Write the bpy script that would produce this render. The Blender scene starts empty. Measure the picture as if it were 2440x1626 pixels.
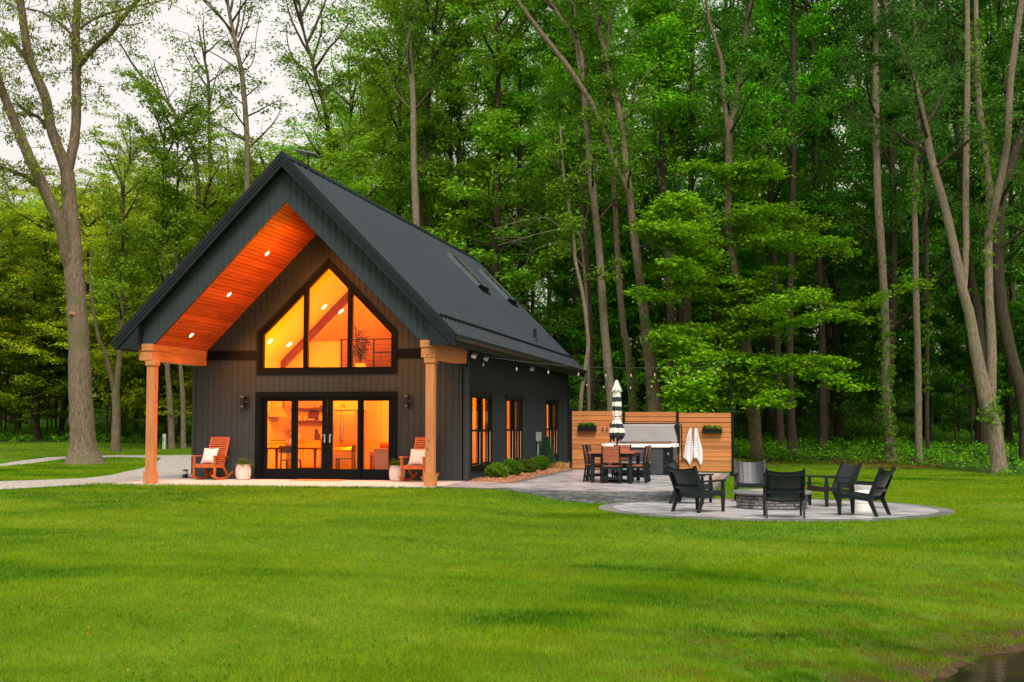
import bpy, bmesh, math, random
import numpy as np
from mathutils import Vector, Matrix
from mathutils.geometry import tessellate_polygon
R = math.radians
S = bpy.context.scene
col = S.collection
random.seed(7)

# ------------------------------------------------------------------ camera
CAM = np.array([14.906, -31.242, 1.3569]); PITCH, YAW, FPX = 0.0653, 0.2044, 3089.26   # focal length in pixels of a 2440 px wide frame
FW = np.array([-math.sin(YAW)*math.cos(PITCH), math.cos(YAW)*math.cos(PITCH), math.sin(PITCH)])
RT = np.array([math.cos(YAW), math.sin(YAW), 0.0]); UP = np.cross(RT, FW)
cd = bpy.data.cameras.new('camera'); cam = bpy.data.objects.new('camera', cd); col.objects.link(cam)
cd.sensor_width = 36; cd.lens = FPX/2440*36; cd.clip_start = .1; cd.clip_end = 2000
cam.matrix_world = Matrix(((RT[0], UP[0], -FW[0], CAM[0]), (RT[1], UP[1], -FW[1], CAM[1]), (RT[2], UP[2], -FW[2], CAM[2]), (0, 0, 0, 1)))
S.camera = cam

# ------------------------------------------------------------------ sky, sun, exposure
SUN_EL, SUN_AZ = R(52), R(158)
w = bpy.data.worlds.new("World"); S.world = w; w.use_nodes = True
nt = w.node_tree; bg = nt.nodes['Background']
sky = nt.nodes.new('ShaderNodeTexSky'); sky.sky_type = 'NISHITA'; sky.sun_disc = False
sky.sun_elevation = SUN_EL; sky.sun_rotation = SUN_AZ; sky.air_density = 1.0; sky.dust_density = 3.0
tcw = nt.nodes.new('ShaderNodeTexCoord'); sep = nt.nodes.new('ShaderNodeSeparateXYZ'); nt.links.new(tcw.outputs['Generated'], sep.inputs[0])
rampw = nt.nodes.new('ShaderNodeValToRGB'); nt.links.new(sep.outputs['Z'], rampw.inputs[0])      # the overcast deck: brighter overhead
rampw.color_ramp.elements[0].position = 0.0; rampw.color_ramp.elements[0].color = (8.7, 8.1, 7.5, 1)
rampw.color_ramp.elements[1].position = 0.5; rampw.color_ramp.elements[1].color = (9.1, 8.8, 8.5, 1)
nz = nt.nodes.new('ShaderNodeTexNoise'); nz.inputs['Scale'].default_value = 2.2; nz.inputs['Detail'].default_value = 5
nt.links.new(tcw.outputs['Generated'], nz.inputs['Vector'])
mr = nt.nodes.new('ShaderNodeMapRange'); mr.inputs[1].default_value = .3; mr.inputs[2].default_value = .7; mr.inputs[3].default_value = .93; mr.inputs[4].default_value = 1.05
nt.links.new(nz.outputs['Fac'], mr.inputs[0])
mul = nt.nodes.new('ShaderNodeVectorMath'); mul.operation = 'SCALE'; nt.links.new(rampw.outputs[0], mul.inputs[0]); nt.links.new(mr.outputs[0], mul.inputs['Scale'])
mrx = nt.nodes.new('ShaderNodeMapRange'); mrx.inputs[1].default_value = .0; mrx.inputs[2].default_value = .35; nt.links.new(sep.outputs['X'], mrx.inputs[0])      # the west is warmer
wrm = nt.nodes.new('ShaderNodeMix'); wrm.data_type = 'RGBA'; wrm.blend_type = 'MULTIPLY'; nt.links.new(mrx.outputs[0], wrm.inputs[0]); nt.links.new(mul.outputs[0], wrm.inputs[6]); wrm.inputs[7].default_value = (1.05, .93, .74, 1)
mx = nt.nodes.new('ShaderNodeMix'); mx.data_type = 'RGBA'; mx.inputs[0].default_value = .93
nt.links.new(sky.outputs[0], mx.inputs[6]); nt.links.new(wrm.outputs[2], mx.inputs[7]); nt.links.new(mx.outputs[2], bg.inputs['Color'])
bg.inputs['Strength'].default_value = 0.105
sd = bpy.data.lights.new('sun', 'SUN'); sun = bpy.data.objects.new('sun', sd); col.objects.link(sun)
sd.energy = 3.3; sd.angle = R(25); sd.color = (1, .93, .84)
sdir = Vector((math.sin(SUN_AZ)*math.cos(SUN_EL), math.cos(SUN_AZ)*math.cos(SUN_EL), math.sin(SUN_EL)))
sun.rotation_euler = sdir.to_track_quat('Z', 'Y').to_euler()
S.view_settings.view_transform = 'Standard'; S.view_settings.look = 'None'; S.view_settings.exposure = 0.15; S.view_settings.gamma = 1
S.render.engine = 'CYCLES'
S.cycles.max_bounces = 8; S.cycles.diffuse_bounces = 4; S.cycles.glossy_bounces = 3; S.cycles.transmission_bounces = 4; S.cycles.transparent_max_bounces = 8
S.cycles.sample_clamp_indirect = 6; S.cycles.use_denoising = True; S.cycles.caustics_reflective = False; S.cycles.caustics_refractive = False

# ------------------------------------------------------------------ helpers
def ray(px, py):
    return FW*FPX + RT*(px-1220) - UP*(py-813)
def at_depth(px, py, D): return CAM + ray(px, py)*(D/FPX)
def at_plane(px, py, n, p0):
    r = ray(px, py); n = np.array(n, float); return CAM + r*(np.dot(np.array(p0)-CAM, n)/np.dot(r, n))
def sstep(a, b, x):
    t = np.clip((np.asarray(x, float)-a)/(b-a), 0, 1); return t*t*(3-2*t)

def tag(o, label=None, cat=None, group=None, kind=None):
    if label: o['label'] = label
    if cat: o['category'] = cat
    if group: o['group'] = group
    if kind: o['kind'] = kind
    return o
def thing(name, label, cat, loc=(0, 0, 0), rz=0, group=None):
    o = bpy.data.objects.new(name, None); col.objects.link(o); o.location = loc; o.rotation_euler = (0, 0, rz)
    o.empty_display_size = .2
    return tag(o, label, cat, group)
def copy_tree(o, parent=None):
    c = o.copy(); col.objects.link(c); c.parent = parent
    for ch in o.children: copy_tree(ch, c)
    return c

class MB:
    def __init__(s): s.v = []; s.f = []; s.mi = []; s.m = 0
    def add(s, vs, fs):
        b = len(s.v); s.v += [tuple(map(float, v)) for v in vs]
        for f in fs: s.f.append(tuple(i+b for i in f)); s.mi.append(s.m)
        return s
    def box(s, x0, y0, z0, x1, y1, z1, M=None):
        vs = [(x0,y0,z0),(x1,y0,z0),(x1,y1,z0),(x0,y1,z0),(x0,y0,z1),(x1,y0,z1),(x1,y1,z1),(x0,y1,z1)]
        if M is not None: vs = [M @ Vector(v) for v in vs]
        return s.add(vs, [(0,3,2,1),(4,5,6,7),(0,1,5,4),(1,2,6,5),(2,3,7,6),(3,0,4,7)])
    def bar(s, a, b, wx, wy, up=(0, 0, 1)):
        """rectangular bar from a to b; wx across (perpendicular to up), wy along up"""
        a = Vector(a); b = Vector(b); d = (b-a); L = d.length; d.normalize(); u = Vector(up)
        sx = d.cross(u)
        if sx.length < 1e-4: sx = d.cross(Vector((0, 1, 0)))
        sx.normalize(); u = sx.cross(d)
        vs = []
        for p in (a, b):
            for i, j in ((-1,-1),(1,-1),(1,1),(-1,1)): vs.append(p+sx*(wx/2*i)+u*(wy/2*j))
        return s.add(vs, [(3,2,1,0),(4,5,6,7),(0,1,5,4),(1,2,6,5),(2,3,7,6),(3,0,4,7)])
    def taper(s, a, b, wa, wb):
        """4 sided tapering bar, wa/wb = (wx, wy)"""
        vs = []
        for p, q in ((a, wa), (b, wb)):
            for i, j in ((-1,-1),(1,-1),(1,1),(-1,1)): vs.append((p[0]+q[0]/2*i, p[1]+q[1]/2*j, p[2]))
        return s.add(vs, [(3,2,1,0),(4,5,6,7),(0,1,5,4),(1,2,6,5),(2,3,7,6),(3,0,4,7)])
    def prism(s, poly, a, b, axis='y'):
        """poly: list of 2D points; axis y -> (x,z) polygon extruded in y; z -> (x,y); x -> (y,z)"""
        n = len(poly)
        def P(p, t): return {'y': (p[0], t, p[1]), 'z': (p[0], p[1], t), 'x': (t, p[0], p[1])}[axis]
        vs = [P(p, a) for p in poly]+[P(p, b) for p in poly]
        tr = tessellate_polygon([[Vector((p[0], p[1], 0)) for p in poly]])
        fs = [tuple(t) for t in tr]+[tuple(i+n for i in t[::-1]) for t in tr]+[(i, (i+1) % n, (i+1) % n+n, i+n) for i in range(n)]
        return s.add(vs, fs)
    def holed(s, outer, holes, a, b, axis='y'):
        loops = [outer]+holes; flat = [p for l in loops for p in l]; n = len(flat)
        tr = tessellate_polygon([[Vector((p[0], p[1], 0)) for p in l] for l in loops])
        def P(p, t): return {'y': (p[0], t, p[1]), 'x': (t, p[0], p[1])}[axis]
        fs = [tuple(t) for t in tr]+[tuple(i+n for i in t[::-1]) for t in tr]; k = 0
        for l in loops:
            m = len(l); fs += [(k+i, k+(i+1) % m, k+(i+1) % m+n, k+i+n) for i in range(m)]; k += m
        return s.add([P(p, a) for p in flat]+[P(p, b) for p in flat], fs)
    def tube(s, pts, rad, n=8, cap=True):
        pts = [Vector(p) for p in pts]; m = len(pts)
        if not hasattr(rad, '__len__'): rad = [rad]*m
        vs = []; ref = Vector((1, 0, 0))
        for i, p in enumerate(pts):
            d = (pts[min(i+1, m-1)]-pts[max(i-1, 0)]).normalized()
            x = (ref-d*ref.dot(d))
            if x.length < 1e-3: x = Vector((0, 1, 0))-d*d.y
            x.normalize(); y = d.cross(x); ref = x
            for k in range(n):
                a = 2*math.pi*k/n; vs.append(p+(x*math.cos(a)+y*math.sin(a))*rad[i])
        fs = [(i*n+k, i*n+(k+1) % n, (i+1)*n+(k+1) % n, (i+1)*n+k) for i in range(m-1) for k in range(n)]
        if cap: fs += [tuple(range(n))[::-1], tuple(range((m-1)*n, m*n))]
        return s.add(vs, fs)
    def lathe(s, prof, n=24, c=(0, 0, 0), M=None):
        vs = []
        for r, z in prof:
            for k in range(n):
                a = 2*math.pi*k/n; v = Vector((r*math.cos(a), r*math.sin(a), z))
                if M is not None: v = M @ v
                vs.append((v[0]+c[0], v[1]+c[1], v[2]+c[2]))
        m = len(prof)
        fs = [(i*n+k, i*n+(k+1) % n, (i+1)*n+(k+1) % n, (i+1)*n+k) for i in range(m-1) for k in range(n)]
        fs += [tuple(range(n))[::-1], tuple(range((m-1)*n, m*n))]
        return s.add(vs, fs)
    def build(s, name, mat, parent=None, smooth=False, bevel=0, **kw):
        me = bpy.data.meshes.new(name); me.from_pydata(s.v, [], s.f)
        mats = mat if isinstance(mat, (list, tuple)) else [mat]
        for m_ in mats: me.materials.append(m_)
        if len(mats) > 1: me.polygons.foreach_set('material_index', s.mi)
        bm = bmesh.new(); bm.from_mesh(me); bmesh.ops.recalc_face_normals(bm, faces=bm.faces); bm.to_mesh(me); bm.free()
        if smooth: me.polygons.foreach_set('use_smooth', [True]*len(me.polygons))
        me.update()
        o = bpy.data.objects.new(name, me); col.objects.link(o); o.parent = parent
        if bevel:
            b = o.modifiers.new('bevel', 'BEVEL'); b.width = bevel; b.segments = 2; b.limit_method = 'ANGLE'
        if smooth: 
            es = o.modifiers.new('edge', 'EDGE_SPLIT'); es.split_angle = R(40)
        tag(o, **kw); return o

def np_mesh(name, V, F, mat, parent=None, face_attr=None, smooth=False):
    """V (n,3), F (m,k) with k 3 or 4"""
    me = bpy.data.meshes.new(name); k = F.shape[1]; m = len(F)
    me.vertices.add(len(V)); me.vertices.foreach_set('co', np.ascontiguousarray(V, dtype=np.float32).ravel())
    me.loops.add(m*k); me.loops.foreach_set('vertex_index', np.ascontiguousarray(F, dtype=np.int32).ravel())
    me.polygons.add(m); me.polygons.foreach_set('loop_start', np.arange(0, m*k, k, dtype=np.int32)); me.polygons.foreach_set('loop_total', np.full(m, k, dtype=np.int32))
    if face_attr:
        for an, av in face_attr.items():
            a = me.attributes.new(an, 'FLOAT', 'FACE' if len(av) == m else 'POINT'); a.data.foreach_set('value', np.ascontiguousarray(av, dtype=np.float32))
    if smooth: me.polygons.foreach_set('use_smooth', np.ones(m, dtype=bool))
    me.update(calc_edges=True)
    if mat: me.materials.append(mat)
    o = bpy.data.objects.new(name, me); col.objects.link(o); o.parent = parent
    return o

# ------------------------------------------------------------------ materials
def newmat(name):
    m = bpy.data.materials.new(name); m.use_nodes = True; nt = m.node_tree
    return m, nt, nt.nodes['Principled BSDF']
def N(nt, t, **kw):
    n = nt.nodes.new('ShaderNode'+t)
    for k, v in kw.items():
        if hasattr(n, k): setattr(n, k, v)
        else: n.inputs[k].default_value = v
    return n
def ramp(nt, fac, stops):
    r = nt.nodes.new('ShaderNodeValToRGB'); e = r.color_ramp.elements
    while len(e) < len(stops): e.new(.5)
    for i, (p, c) in enumerate(stops): e[i].position = p; e[i].color = (*c, 1) if len(c) == 3 else c
    nt.links.new(fac, r.inputs[0]); return r.outputs[0]
def mat(name, c, rough=.6, var=.12, scale=6, bump=0, bscale=40, metal=0, stretch=(1, 1, 1), spec=.5, c2=None):
    m, nt, b = newmat(name)
    tc = N(nt, 'TexCoord'); mp = N(nt, 'Mapping'); mp.inputs['Scale'].default_value = stretch; nt.links.new(tc.outputs['Object'], mp.inputs[0])
    n = N(nt, 'TexNoise'); n.inputs['Scale'].default_value = scale; n.inputs['Detail'].default_value = 6; n.inputs['Roughness'].default_value = .6
    nt.links.new(mp.outputs[0], n.inputs['Vector'])
    lo = tuple(max(0, x*(1-var)) for x in c) if c2 is None else c2
    hi = tuple(min(1, x*(1+var)) for x in c)
    cc = ramp(nt, n.outputs['Fac'], [(.3, lo), (.7, hi)]); nt.links.new(cc, b.inputs['Base Color'])
    b.inputs['Roughness'].default_value = rough; b.inputs['Metallic'].default_value = metal; b.inputs['Specular IOR Level'].default_value = spec
    if bump:
        n2 = N(nt, 'TexNoise'); n2.inputs['Scale'].default_value = bscale; n2.inputs['Detail'].default_value = 4; nt.links.new(mp.outputs[0], n2.inputs['Vector'])
        bp = N(nt, 'Bump'); bp.inputs['Strength'].default_value = bump; bp.inputs['Distance'].default_value = .02
        nt.links.new(n2.outputs['Fac'], bp.inputs['Height']); nt.links.new(bp.outputs[0], b.inputs['Normal'])
    return m
def wood(name, c1, c2, stretch, rough=.6, knots=True, plank=None, spec=.3):
    """c1 light, c2 dark grain; stretch = noise scale per axis (small along the grain); plank=(axis, width) shifts the tone board by board"""
    m, nt, b = newmat(name)
    tc = N(nt, 'TexCoord'); mp = N(nt, 'Mapping'); mp.inputs['Scale'].default_value = stretch; nt.links.new(tc.outputs['Object'], mp.inputs[0])
    n = N(nt, 'TexNoise'); n.inputs['Scale'].default_value = 1; n.inputs['Detail'].default_value = 7; n.inputs['Distortion'].default_value = .6
    nt.links.new(mp.outputs[0], n.inputs['Vector'])
    c = ramp(nt, n.outputs['Fac'], [(.25, c2), (.5, tuple((a+b_)/2*1.02 for a, b_ in zip(c1, c2))), (.75, c1)])
    if plank:
        sp = N(nt, 'SeparateXYZ'); nt.links.new(tc.outputs['Object'], sp.inputs[0])
        d = N(nt, 'Math', operation='DIVIDE'); nt.links.new(sp.outputs[plank[0]], d.inputs[0]); d.inputs[1].default_value = plank[1]
        fl = N(nt, 'Math', operation='FLOOR'); nt.links.new(d.outputs[0], fl.inputs[0])
        wn = N(nt, 'TexWhiteNoise'); wn.noise_dimensions = '1D'; nt.links.new(fl.outputs[0], wn.inputs['W'])
        mrr = N(nt, 'MapRange'); mrr.inputs[3].default_value = .72; mrr.inputs[4].default_value = 1.15; nt.links.new(wn.outputs['Value'], mrr.inputs[0])
        sc = N(nt, 'VectorMath', operation='SCALE'); nt.links.new(c, sc.inputs[0]); nt.links.new(mrr.outputs[0], sc.inputs['Scale']); c = sc.outputs[0]
    if knots:
        mp2 = N(nt, 'Mapping'); mp2.inputs['Scale'].default_value = tuple(2.2+ .12*s_ for s_ in stretch); nt.links.new(tc.outputs['Object'], mp2.inputs[0])
        vo = N(nt, 'TexVoronoi'); vo.inputs['Scale'].default_value = 1.0; nt.links.new(mp2.outputs[0], vo.inputs['Vector'])
        k = ramp(nt, vo.outputs['Distance'], [(.06, (.22, .15, .1)), (.13, (1, 1, 1))])
        mm = N(nt, 'Mix'); mm.data_type = 'RGBA'; mm.blend_type = 'MULTIPLY'; mm.inputs[0].default_value = .85
        nt.links.new(c, mm.inputs[6]); nt.links.new(k, mm.inputs[7]); c = mm.outputs[2]
    nt.links.new(c, b.inputs['Base Color']); b.inputs['Roughness'].default_value = rough; b.inputs['Specular IOR Level'].default_value = spec
    bp = N(nt, 'Bump'); bp.inputs['Strength'].default_value = .25; bp.inputs['Distance'].default_value = .005
    nt.links.new(n.outputs['Fac'], bp.inputs['Height']); nt.links.new(bp.outputs[0], b.inputs['Normal'])
    return m
def glow(name, c, s):
    m, nt, b = newmat(name); b.inputs['Emission Color'].default_value = (*c, 1); b.inputs['Emission Strength'].default_value = s
    b.inputs['Base Color'].default_value = (.8, .8, .8, 1); return m
def glassmat(name, tint=(1, 1, 1), ior=1.5):
    m, nt, b = newmat(name); nt.nodes.remove(b); out = nt.nodes['Material Output']
    t = N(nt, 'BsdfTransparent'); t.inputs[0].default_value = (*tint, 1); g = N(nt, 'BsdfGlossy'); g.inputs['Roughness'].default_value = .01
    f = N(nt, 'Fresnel'); mxs = N(nt, 'MixShader')
    gm = N(nt, 'NewGeometry'); io = N(nt, 'MapRange'); io.inputs[3].default_value = ior; io.inputs[4].default_value = 1/ior; nt.links.new(gm.outputs['Backfacing'], io.inputs[0]); nt.links.new(io.outputs[0], f.inputs[0])
    nt.links.new(f.outputs[0], mxs.inputs[0]); nt.links.new(t.outputs[0], mxs.inputs[1]); nt.links.new(g.outputs[0], mxs.inputs[2]); nt.links.new(mxs.outputs[0], out.inputs[0])
    return m

M = {}
M['siding'] = mat('charcoal_siding', (.038, .050, .056), .5, .08, 3, spec=.18)
M['trim'] = mat('black_trim', (.003, .005, .006), .5, .1, 4, spec=.10)
M['fascia'] = mat('dark_metal_trim', (.012, .017, .021), .4, .12, 3, spec=.22)
M['roof'] = mat('ribbed_roof_steel', (.070, .090, .122), .30, .10, 1.2, metal=.6)
M['cedar'] = wood('cedar_timber', (.64, .26, .10), (.40, .14, .048), (22, 22, 1.3), .65)
M['cedar_beam'] = wood('cedar_beam_timber', (.64, .26, .095), (.43, .15, .048), (22, 1.3, 22), .65)
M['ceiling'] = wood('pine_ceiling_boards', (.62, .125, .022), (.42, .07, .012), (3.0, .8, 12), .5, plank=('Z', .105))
M['fence_wood'] = wood('cedar_fence_boards', (.62, .26, .09), (.45, .16, .048), (1.2, 20, 26), .7, plank=('Z', .1525))
M['steel_black'] = mat('black_steel', (.006, .008, .010), .4, .15, 5, spec=.2)
M['concrete'] = mat('pale_concrete', (.52, .49, .46), .75, .1, 2.5, .25, 60)
M['glass'] = glassmat('window_glass', (1, .96, .90), 1.28); M['glass_side'] = glassmat('side_window_glass', (1, .96, .9), 1.42)
M['white_wall'] = mat('interior_lamplit_white', (.82, .60, .27), .7, .03, 2)  # white walls; the orange lamplight is partly put into this colour
M['cabinet'] = mat('lamplit_cabinet_white', (.80, .60, .30), .5, .04, 3)  # white cabinets, with the room's warm light mixed into the paint colour
M['oak'] = wood('interior_oak', (.45, .24, .10), (.30, .14, .05), (2, 14, 14), .5, knots=False)
M['red_wood'] = wood('oiled_rocker_wood', (.55, .13, .02), (.36, .065, .01), (9, 9, 9), .38, knots=False, spec=.5)
M['poly_black'] = mat('black_poly_lumber', (.008, .014, .017), .42, .15, 9, spec=.22, bump=.15, bscale=90)
M['poly_grey'] = mat('grey_poly_lumber', (.055, .058, .062), .45, .15, 9, spec=.5, bump=.15, bscale=90)
M['poly_cedar'] = mat('cedar_poly_lumber', (.36, .105, .045), .5, .18, 8, spec=.4, bump=.15, bscale=80)
M['white'] = mat('white_paint', (.78, .78, .76), .5, .04, 4)
M['pot'] = mat('pale_clay', (.62, .57, .53), .75, .08, 5, .15, 50)
M['fabric_white'] = mat('white_cushion_fabric', (.74, .70, .68), .9, .05, 8, .2, 150)
M['chrome'] = mat('brushed_steel', (.6, .6, .6), .25, .05, 3, metal=1)
M['lamp_black'] = mat('lamp_black', (.008, .009, .01), .35, .1, 5)
M['bulb'] = mat('pale_bulb', (.75, .68, .5), .2, .05, 5)
M['lit'] = glow('lit_lamp', (1, .72, .42), 9)
M['lit_in'] = glow('lit_room_lamp', (1, .8, .55), 6)
# ------------------------------------------------------------------ the lie of the land
SHORE = np.array([(40, 6), (22, -10.5), (17.62, -16.1), (16.95, -17.2), (16.45, -18.1), (16.0, -19.5), (15.3, -22), (13.2, -26), (8, -30), (0, -34), (-30, -46)], float)
def shore_dist(x, y):
    """distance to the pond's edge, negative over the water"""
    x = np.asarray(x, float); y = np.asarray(y, float); best = np.full(x.shape, 1e9); sgn = np.ones(x.shape)
    for a, b in zip(SHORE[:-1], SHORE[1:]):
        d = b-a; L = (d**2).sum(); t = np.clip(((x-a[0])*d[0]+(y-a[1])*d[1])/L, 0, 1)
        dx = x-(a[0]+d[0]*t); dy = y-(a[1]+d[1]*t); q = np.hypot(dx, dy); cr = d[0]*dy-d[1]*dx
        m = q < best; best = np.where(m, q, best); sgn = np.where(m, np.where(cr < 0, 1, -1), sgn)
    return best*sgn
def ripple(x, y, s, k=0):
    return (np.sin(x/s+1.3*k)*np.cos(y/s*1.17+.7*k)+.6*np.sin(x/s*2.3+y/s*1.1+k)+.4*np.cos(y/s*3.1-x/s*1.9+2*k))/2
FIRE = (14.7, -4.4)
def ground(x, y):
    x = np.asarray(x, float); y = np.asarray(y, float)
    h = -.03 - .032*np.clip(-3.2-y, 0, 18) - .02*np.clip(x-7.3, 0, 9)
    h = h - .10*sstep(8.8, 10.5, x)*sstep(-2.7, -3.4, y)*sstep(18, 12, y) - .10*sstep(13.0, 13.6, x)*sstep(-3.0, -2.0, y)*sstep(20, 12, y)
    D = (x-CAM[0])*(-math.sin(YAW))+(y-CAM[1])*math.cos(YAW); r = ((x-CAM[0])*RT[0]+(y-CAM[1])*RT[1])/np.maximum(D, 1)
    wr = sstep(-.2, .08, r)
    hr = np.interp(D, [44, 48, 52, 60, 70, 85, 100, 130, 300], [0, .05, .28, .5, .85, 2.1, 3.7, 6, 14])
    hl = np.interp(D, [48, 60, 72, 85, 100, 130, 300], [0, .3, .8, 1.1, 1.5, 2.6, 8])
    h = h + wr*hr+(1-wr)*hl + .05*ripple(x, y, 2.6)*sstep(46, 60, D) + .018*ripple(x, y, 3.1, 2)*sstep(-4, -8, y)
    q = np.hypot(x-FIRE[0], y-FIRE[1]); h = -.325+(h+.325)*sstep(3.65, 5.4, q)
    h = np.where(q < 3.42, -.42, h)
    d = shore_dist(x, y)
    hb = -.965 + .05*ripple(x, y, .35, 1)+.03*ripple(x, y, .13, 4)
    h = hb+(h-hb)*sstep(-.1, 4.2, d)**.75
    h = np.where(d < 0, -1.04-np.clip(-d, 0, 4)*.35+.03*ripple(x, y, .3), h)
    return h
def gz(x, y): return float(ground(x, y))
def inpoly(x, y, poly):
    x = np.asarray(x, float); y = np.asarray(y, float); c = np.zeros(x.shape, bool); n = len(poly)
    for i in range(n):
        x0, y0 = poly[i]; x1, y1 = poly[(i+1) % n]
        if y0 == y1: continue
        c ^= ((y0 > y) != (y1 > y)) & (x < (x1-x0)*(y-y0)/(y1-y0)+x0)
    return c
PATIO = [(7.3, -2.9), (8.6, -2.95), (9.4, -3.35), (10.2, -3.45), (11.2, -3.3), (11.9, -2.9), (12.6, -2.15), (13.31, -1.0), (13.31, 9.95), (8.42, 9.95), (8.42, -.3), (7.3, -.3)]
GRAVEL = [(-.35, -2.3), (-2.34, -4.84), (-7, -8.6), (-14, -12), (-15.5, -9), (-8.6, -5.6), (-4.17, -2.05), (-3.08, .03), (-3.6, 2.5), (-4.5, 4.9), (-5.3, 7.3), (-7.1, 11.7), (-9.4, 16.9), (-11.4, 17.2), (-12.7, 15.5), (-12.3, 12.8), (-11.6, 10.4), (-11, 8.2), (-14, 3), (-22, -4),
          (-24, -2), (-16, 5), (-12.6, 10.4), (-13.4, 12.8), (-14.0, 16.2), (-12.4, 18.6), (-9.1, 19.6), (-6, 21), (-3, 22), (-1, 22), (-.5, 5)]
def pave_z(x): return -.019*(x-7.3)

xs = np.unique(np.concatenate([np.linspace(-400, -60, 24), np.linspace(-60, -16, 34), np.arange(-16, 22, .3), np.linspace(22, 70, 36), np.linspace(70, 400, 24)]))
ys = np.unique(np.concatenate([np.linspace(-300, -34, 16), np.arange(-34, 24, .3), np.linspace(24, 110, 60), np.linspace(110, 700, 24)]))
X, Y = np.meshgrid(xs, ys); Z = ground(X, Y); nx, ny = len(xs), len(ys)
V = np.stack([X.ravel(), Y.ravel(), Z.ravel()], 1)
i = (np.arange(ny-1)[:, None]*nx+np.arange(nx-1)[None]).ravel(); F = np.stack([i, i+1, i+1+nx, i+nx], 1)
Dv = (X-CAM[0])*(-math.sin(YAW))+(Y-CAM[1])*math.cos(YAW); rv = ((X-CAM[0])*RT[0]+(Y-CAM[1])*RT[1])/np.maximum(Dv, 1)
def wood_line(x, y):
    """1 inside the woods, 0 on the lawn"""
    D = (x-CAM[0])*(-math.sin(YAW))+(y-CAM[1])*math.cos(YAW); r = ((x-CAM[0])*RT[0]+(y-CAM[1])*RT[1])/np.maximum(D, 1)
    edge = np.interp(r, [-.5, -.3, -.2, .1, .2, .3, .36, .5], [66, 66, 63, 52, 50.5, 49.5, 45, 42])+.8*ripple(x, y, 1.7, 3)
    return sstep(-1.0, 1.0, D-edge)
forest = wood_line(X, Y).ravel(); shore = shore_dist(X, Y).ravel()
# ground material: lawn soil, forest litter, pond-bank mud
m, nt, b = newmat('ground_soil'); tc = N(nt, 'TexCoord')
def noise(nt, v, sc, det=6, ro=.6, dist=0):
    n = N(nt, 'TexNoise'); n.inputs['Scale'].default_value = sc; n.inputs['Detail'].default_value = det; n.inputs['Roughness'].default_value = ro; n.inputs['Distortion'].default_value = dist
    nt.links.new(v, n.inputs['Vector']); return n.outputs['Fac']
ob = tc.outputs['Object']
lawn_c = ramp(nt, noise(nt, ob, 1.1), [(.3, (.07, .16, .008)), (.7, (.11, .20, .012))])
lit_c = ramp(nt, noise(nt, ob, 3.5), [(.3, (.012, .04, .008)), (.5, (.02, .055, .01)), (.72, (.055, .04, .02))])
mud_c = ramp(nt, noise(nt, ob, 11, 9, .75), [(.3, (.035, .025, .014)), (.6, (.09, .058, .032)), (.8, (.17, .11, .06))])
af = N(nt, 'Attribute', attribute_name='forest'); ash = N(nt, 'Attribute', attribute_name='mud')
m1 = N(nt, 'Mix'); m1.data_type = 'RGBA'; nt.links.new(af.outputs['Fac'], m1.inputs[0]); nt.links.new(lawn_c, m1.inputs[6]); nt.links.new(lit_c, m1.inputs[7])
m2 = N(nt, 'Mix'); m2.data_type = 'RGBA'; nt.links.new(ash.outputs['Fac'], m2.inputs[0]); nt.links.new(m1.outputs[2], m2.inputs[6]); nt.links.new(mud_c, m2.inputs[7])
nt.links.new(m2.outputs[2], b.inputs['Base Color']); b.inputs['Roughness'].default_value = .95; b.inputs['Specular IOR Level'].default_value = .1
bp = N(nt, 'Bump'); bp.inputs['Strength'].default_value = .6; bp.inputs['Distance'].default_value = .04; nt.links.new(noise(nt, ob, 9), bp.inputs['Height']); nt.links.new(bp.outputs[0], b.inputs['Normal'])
mudv = np.clip(sstep(1.2, .3, shore)+sstep(4.5, 1, shore)*(ripple(X.ravel(), Y.ravel(), .42, 9) > .3)*.6, 0, 1)
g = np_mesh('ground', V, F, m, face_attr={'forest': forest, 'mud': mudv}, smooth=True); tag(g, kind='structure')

# pond
m, nt, b = newmat('pond_water'); tc = N(nt, 'TexCoord')
b.inputs['Base Color'].default_value = (.012, .014, .008, 1); b.inputs['Roughness'].default_value = .04; b.inputs['IOR'].default_value = 1.33
cc = ramp(nt, noise(nt, tc.outputs['Object'], .9), [(.35, (.012, .014, .008)), (.6, (.035, .026, .012))]); nt.links.new(cc, b.inputs['Base Color'])
mp = N(nt, 'Mapping'); mp.inputs['Scale'].default_value = (1, 2.6, 1); mp.inputs['Rotation'].default_value = (0, 0, .2); nt.links.new(tc.outputs['Object'], mp.inputs[0])
bp = N(nt, 'Bump'); bp.inputs['Strength'].default_value = .12; bp.inputs['Distance'].default_value = .02; nt.links.new(noise(nt, mp.outputs[0], 5, 3), bp.inputs['Height']); nt.links.new(bp.outputs[0], b.inputs['Normal'])
MB().add([(-30, -80, -1.0), (60, -80, -1.0), (60, 6, -1.0), (-30, 6, -1.0)], [(0, 1, 2, 3)]).build('pond_water', m, kind='structure')

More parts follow.
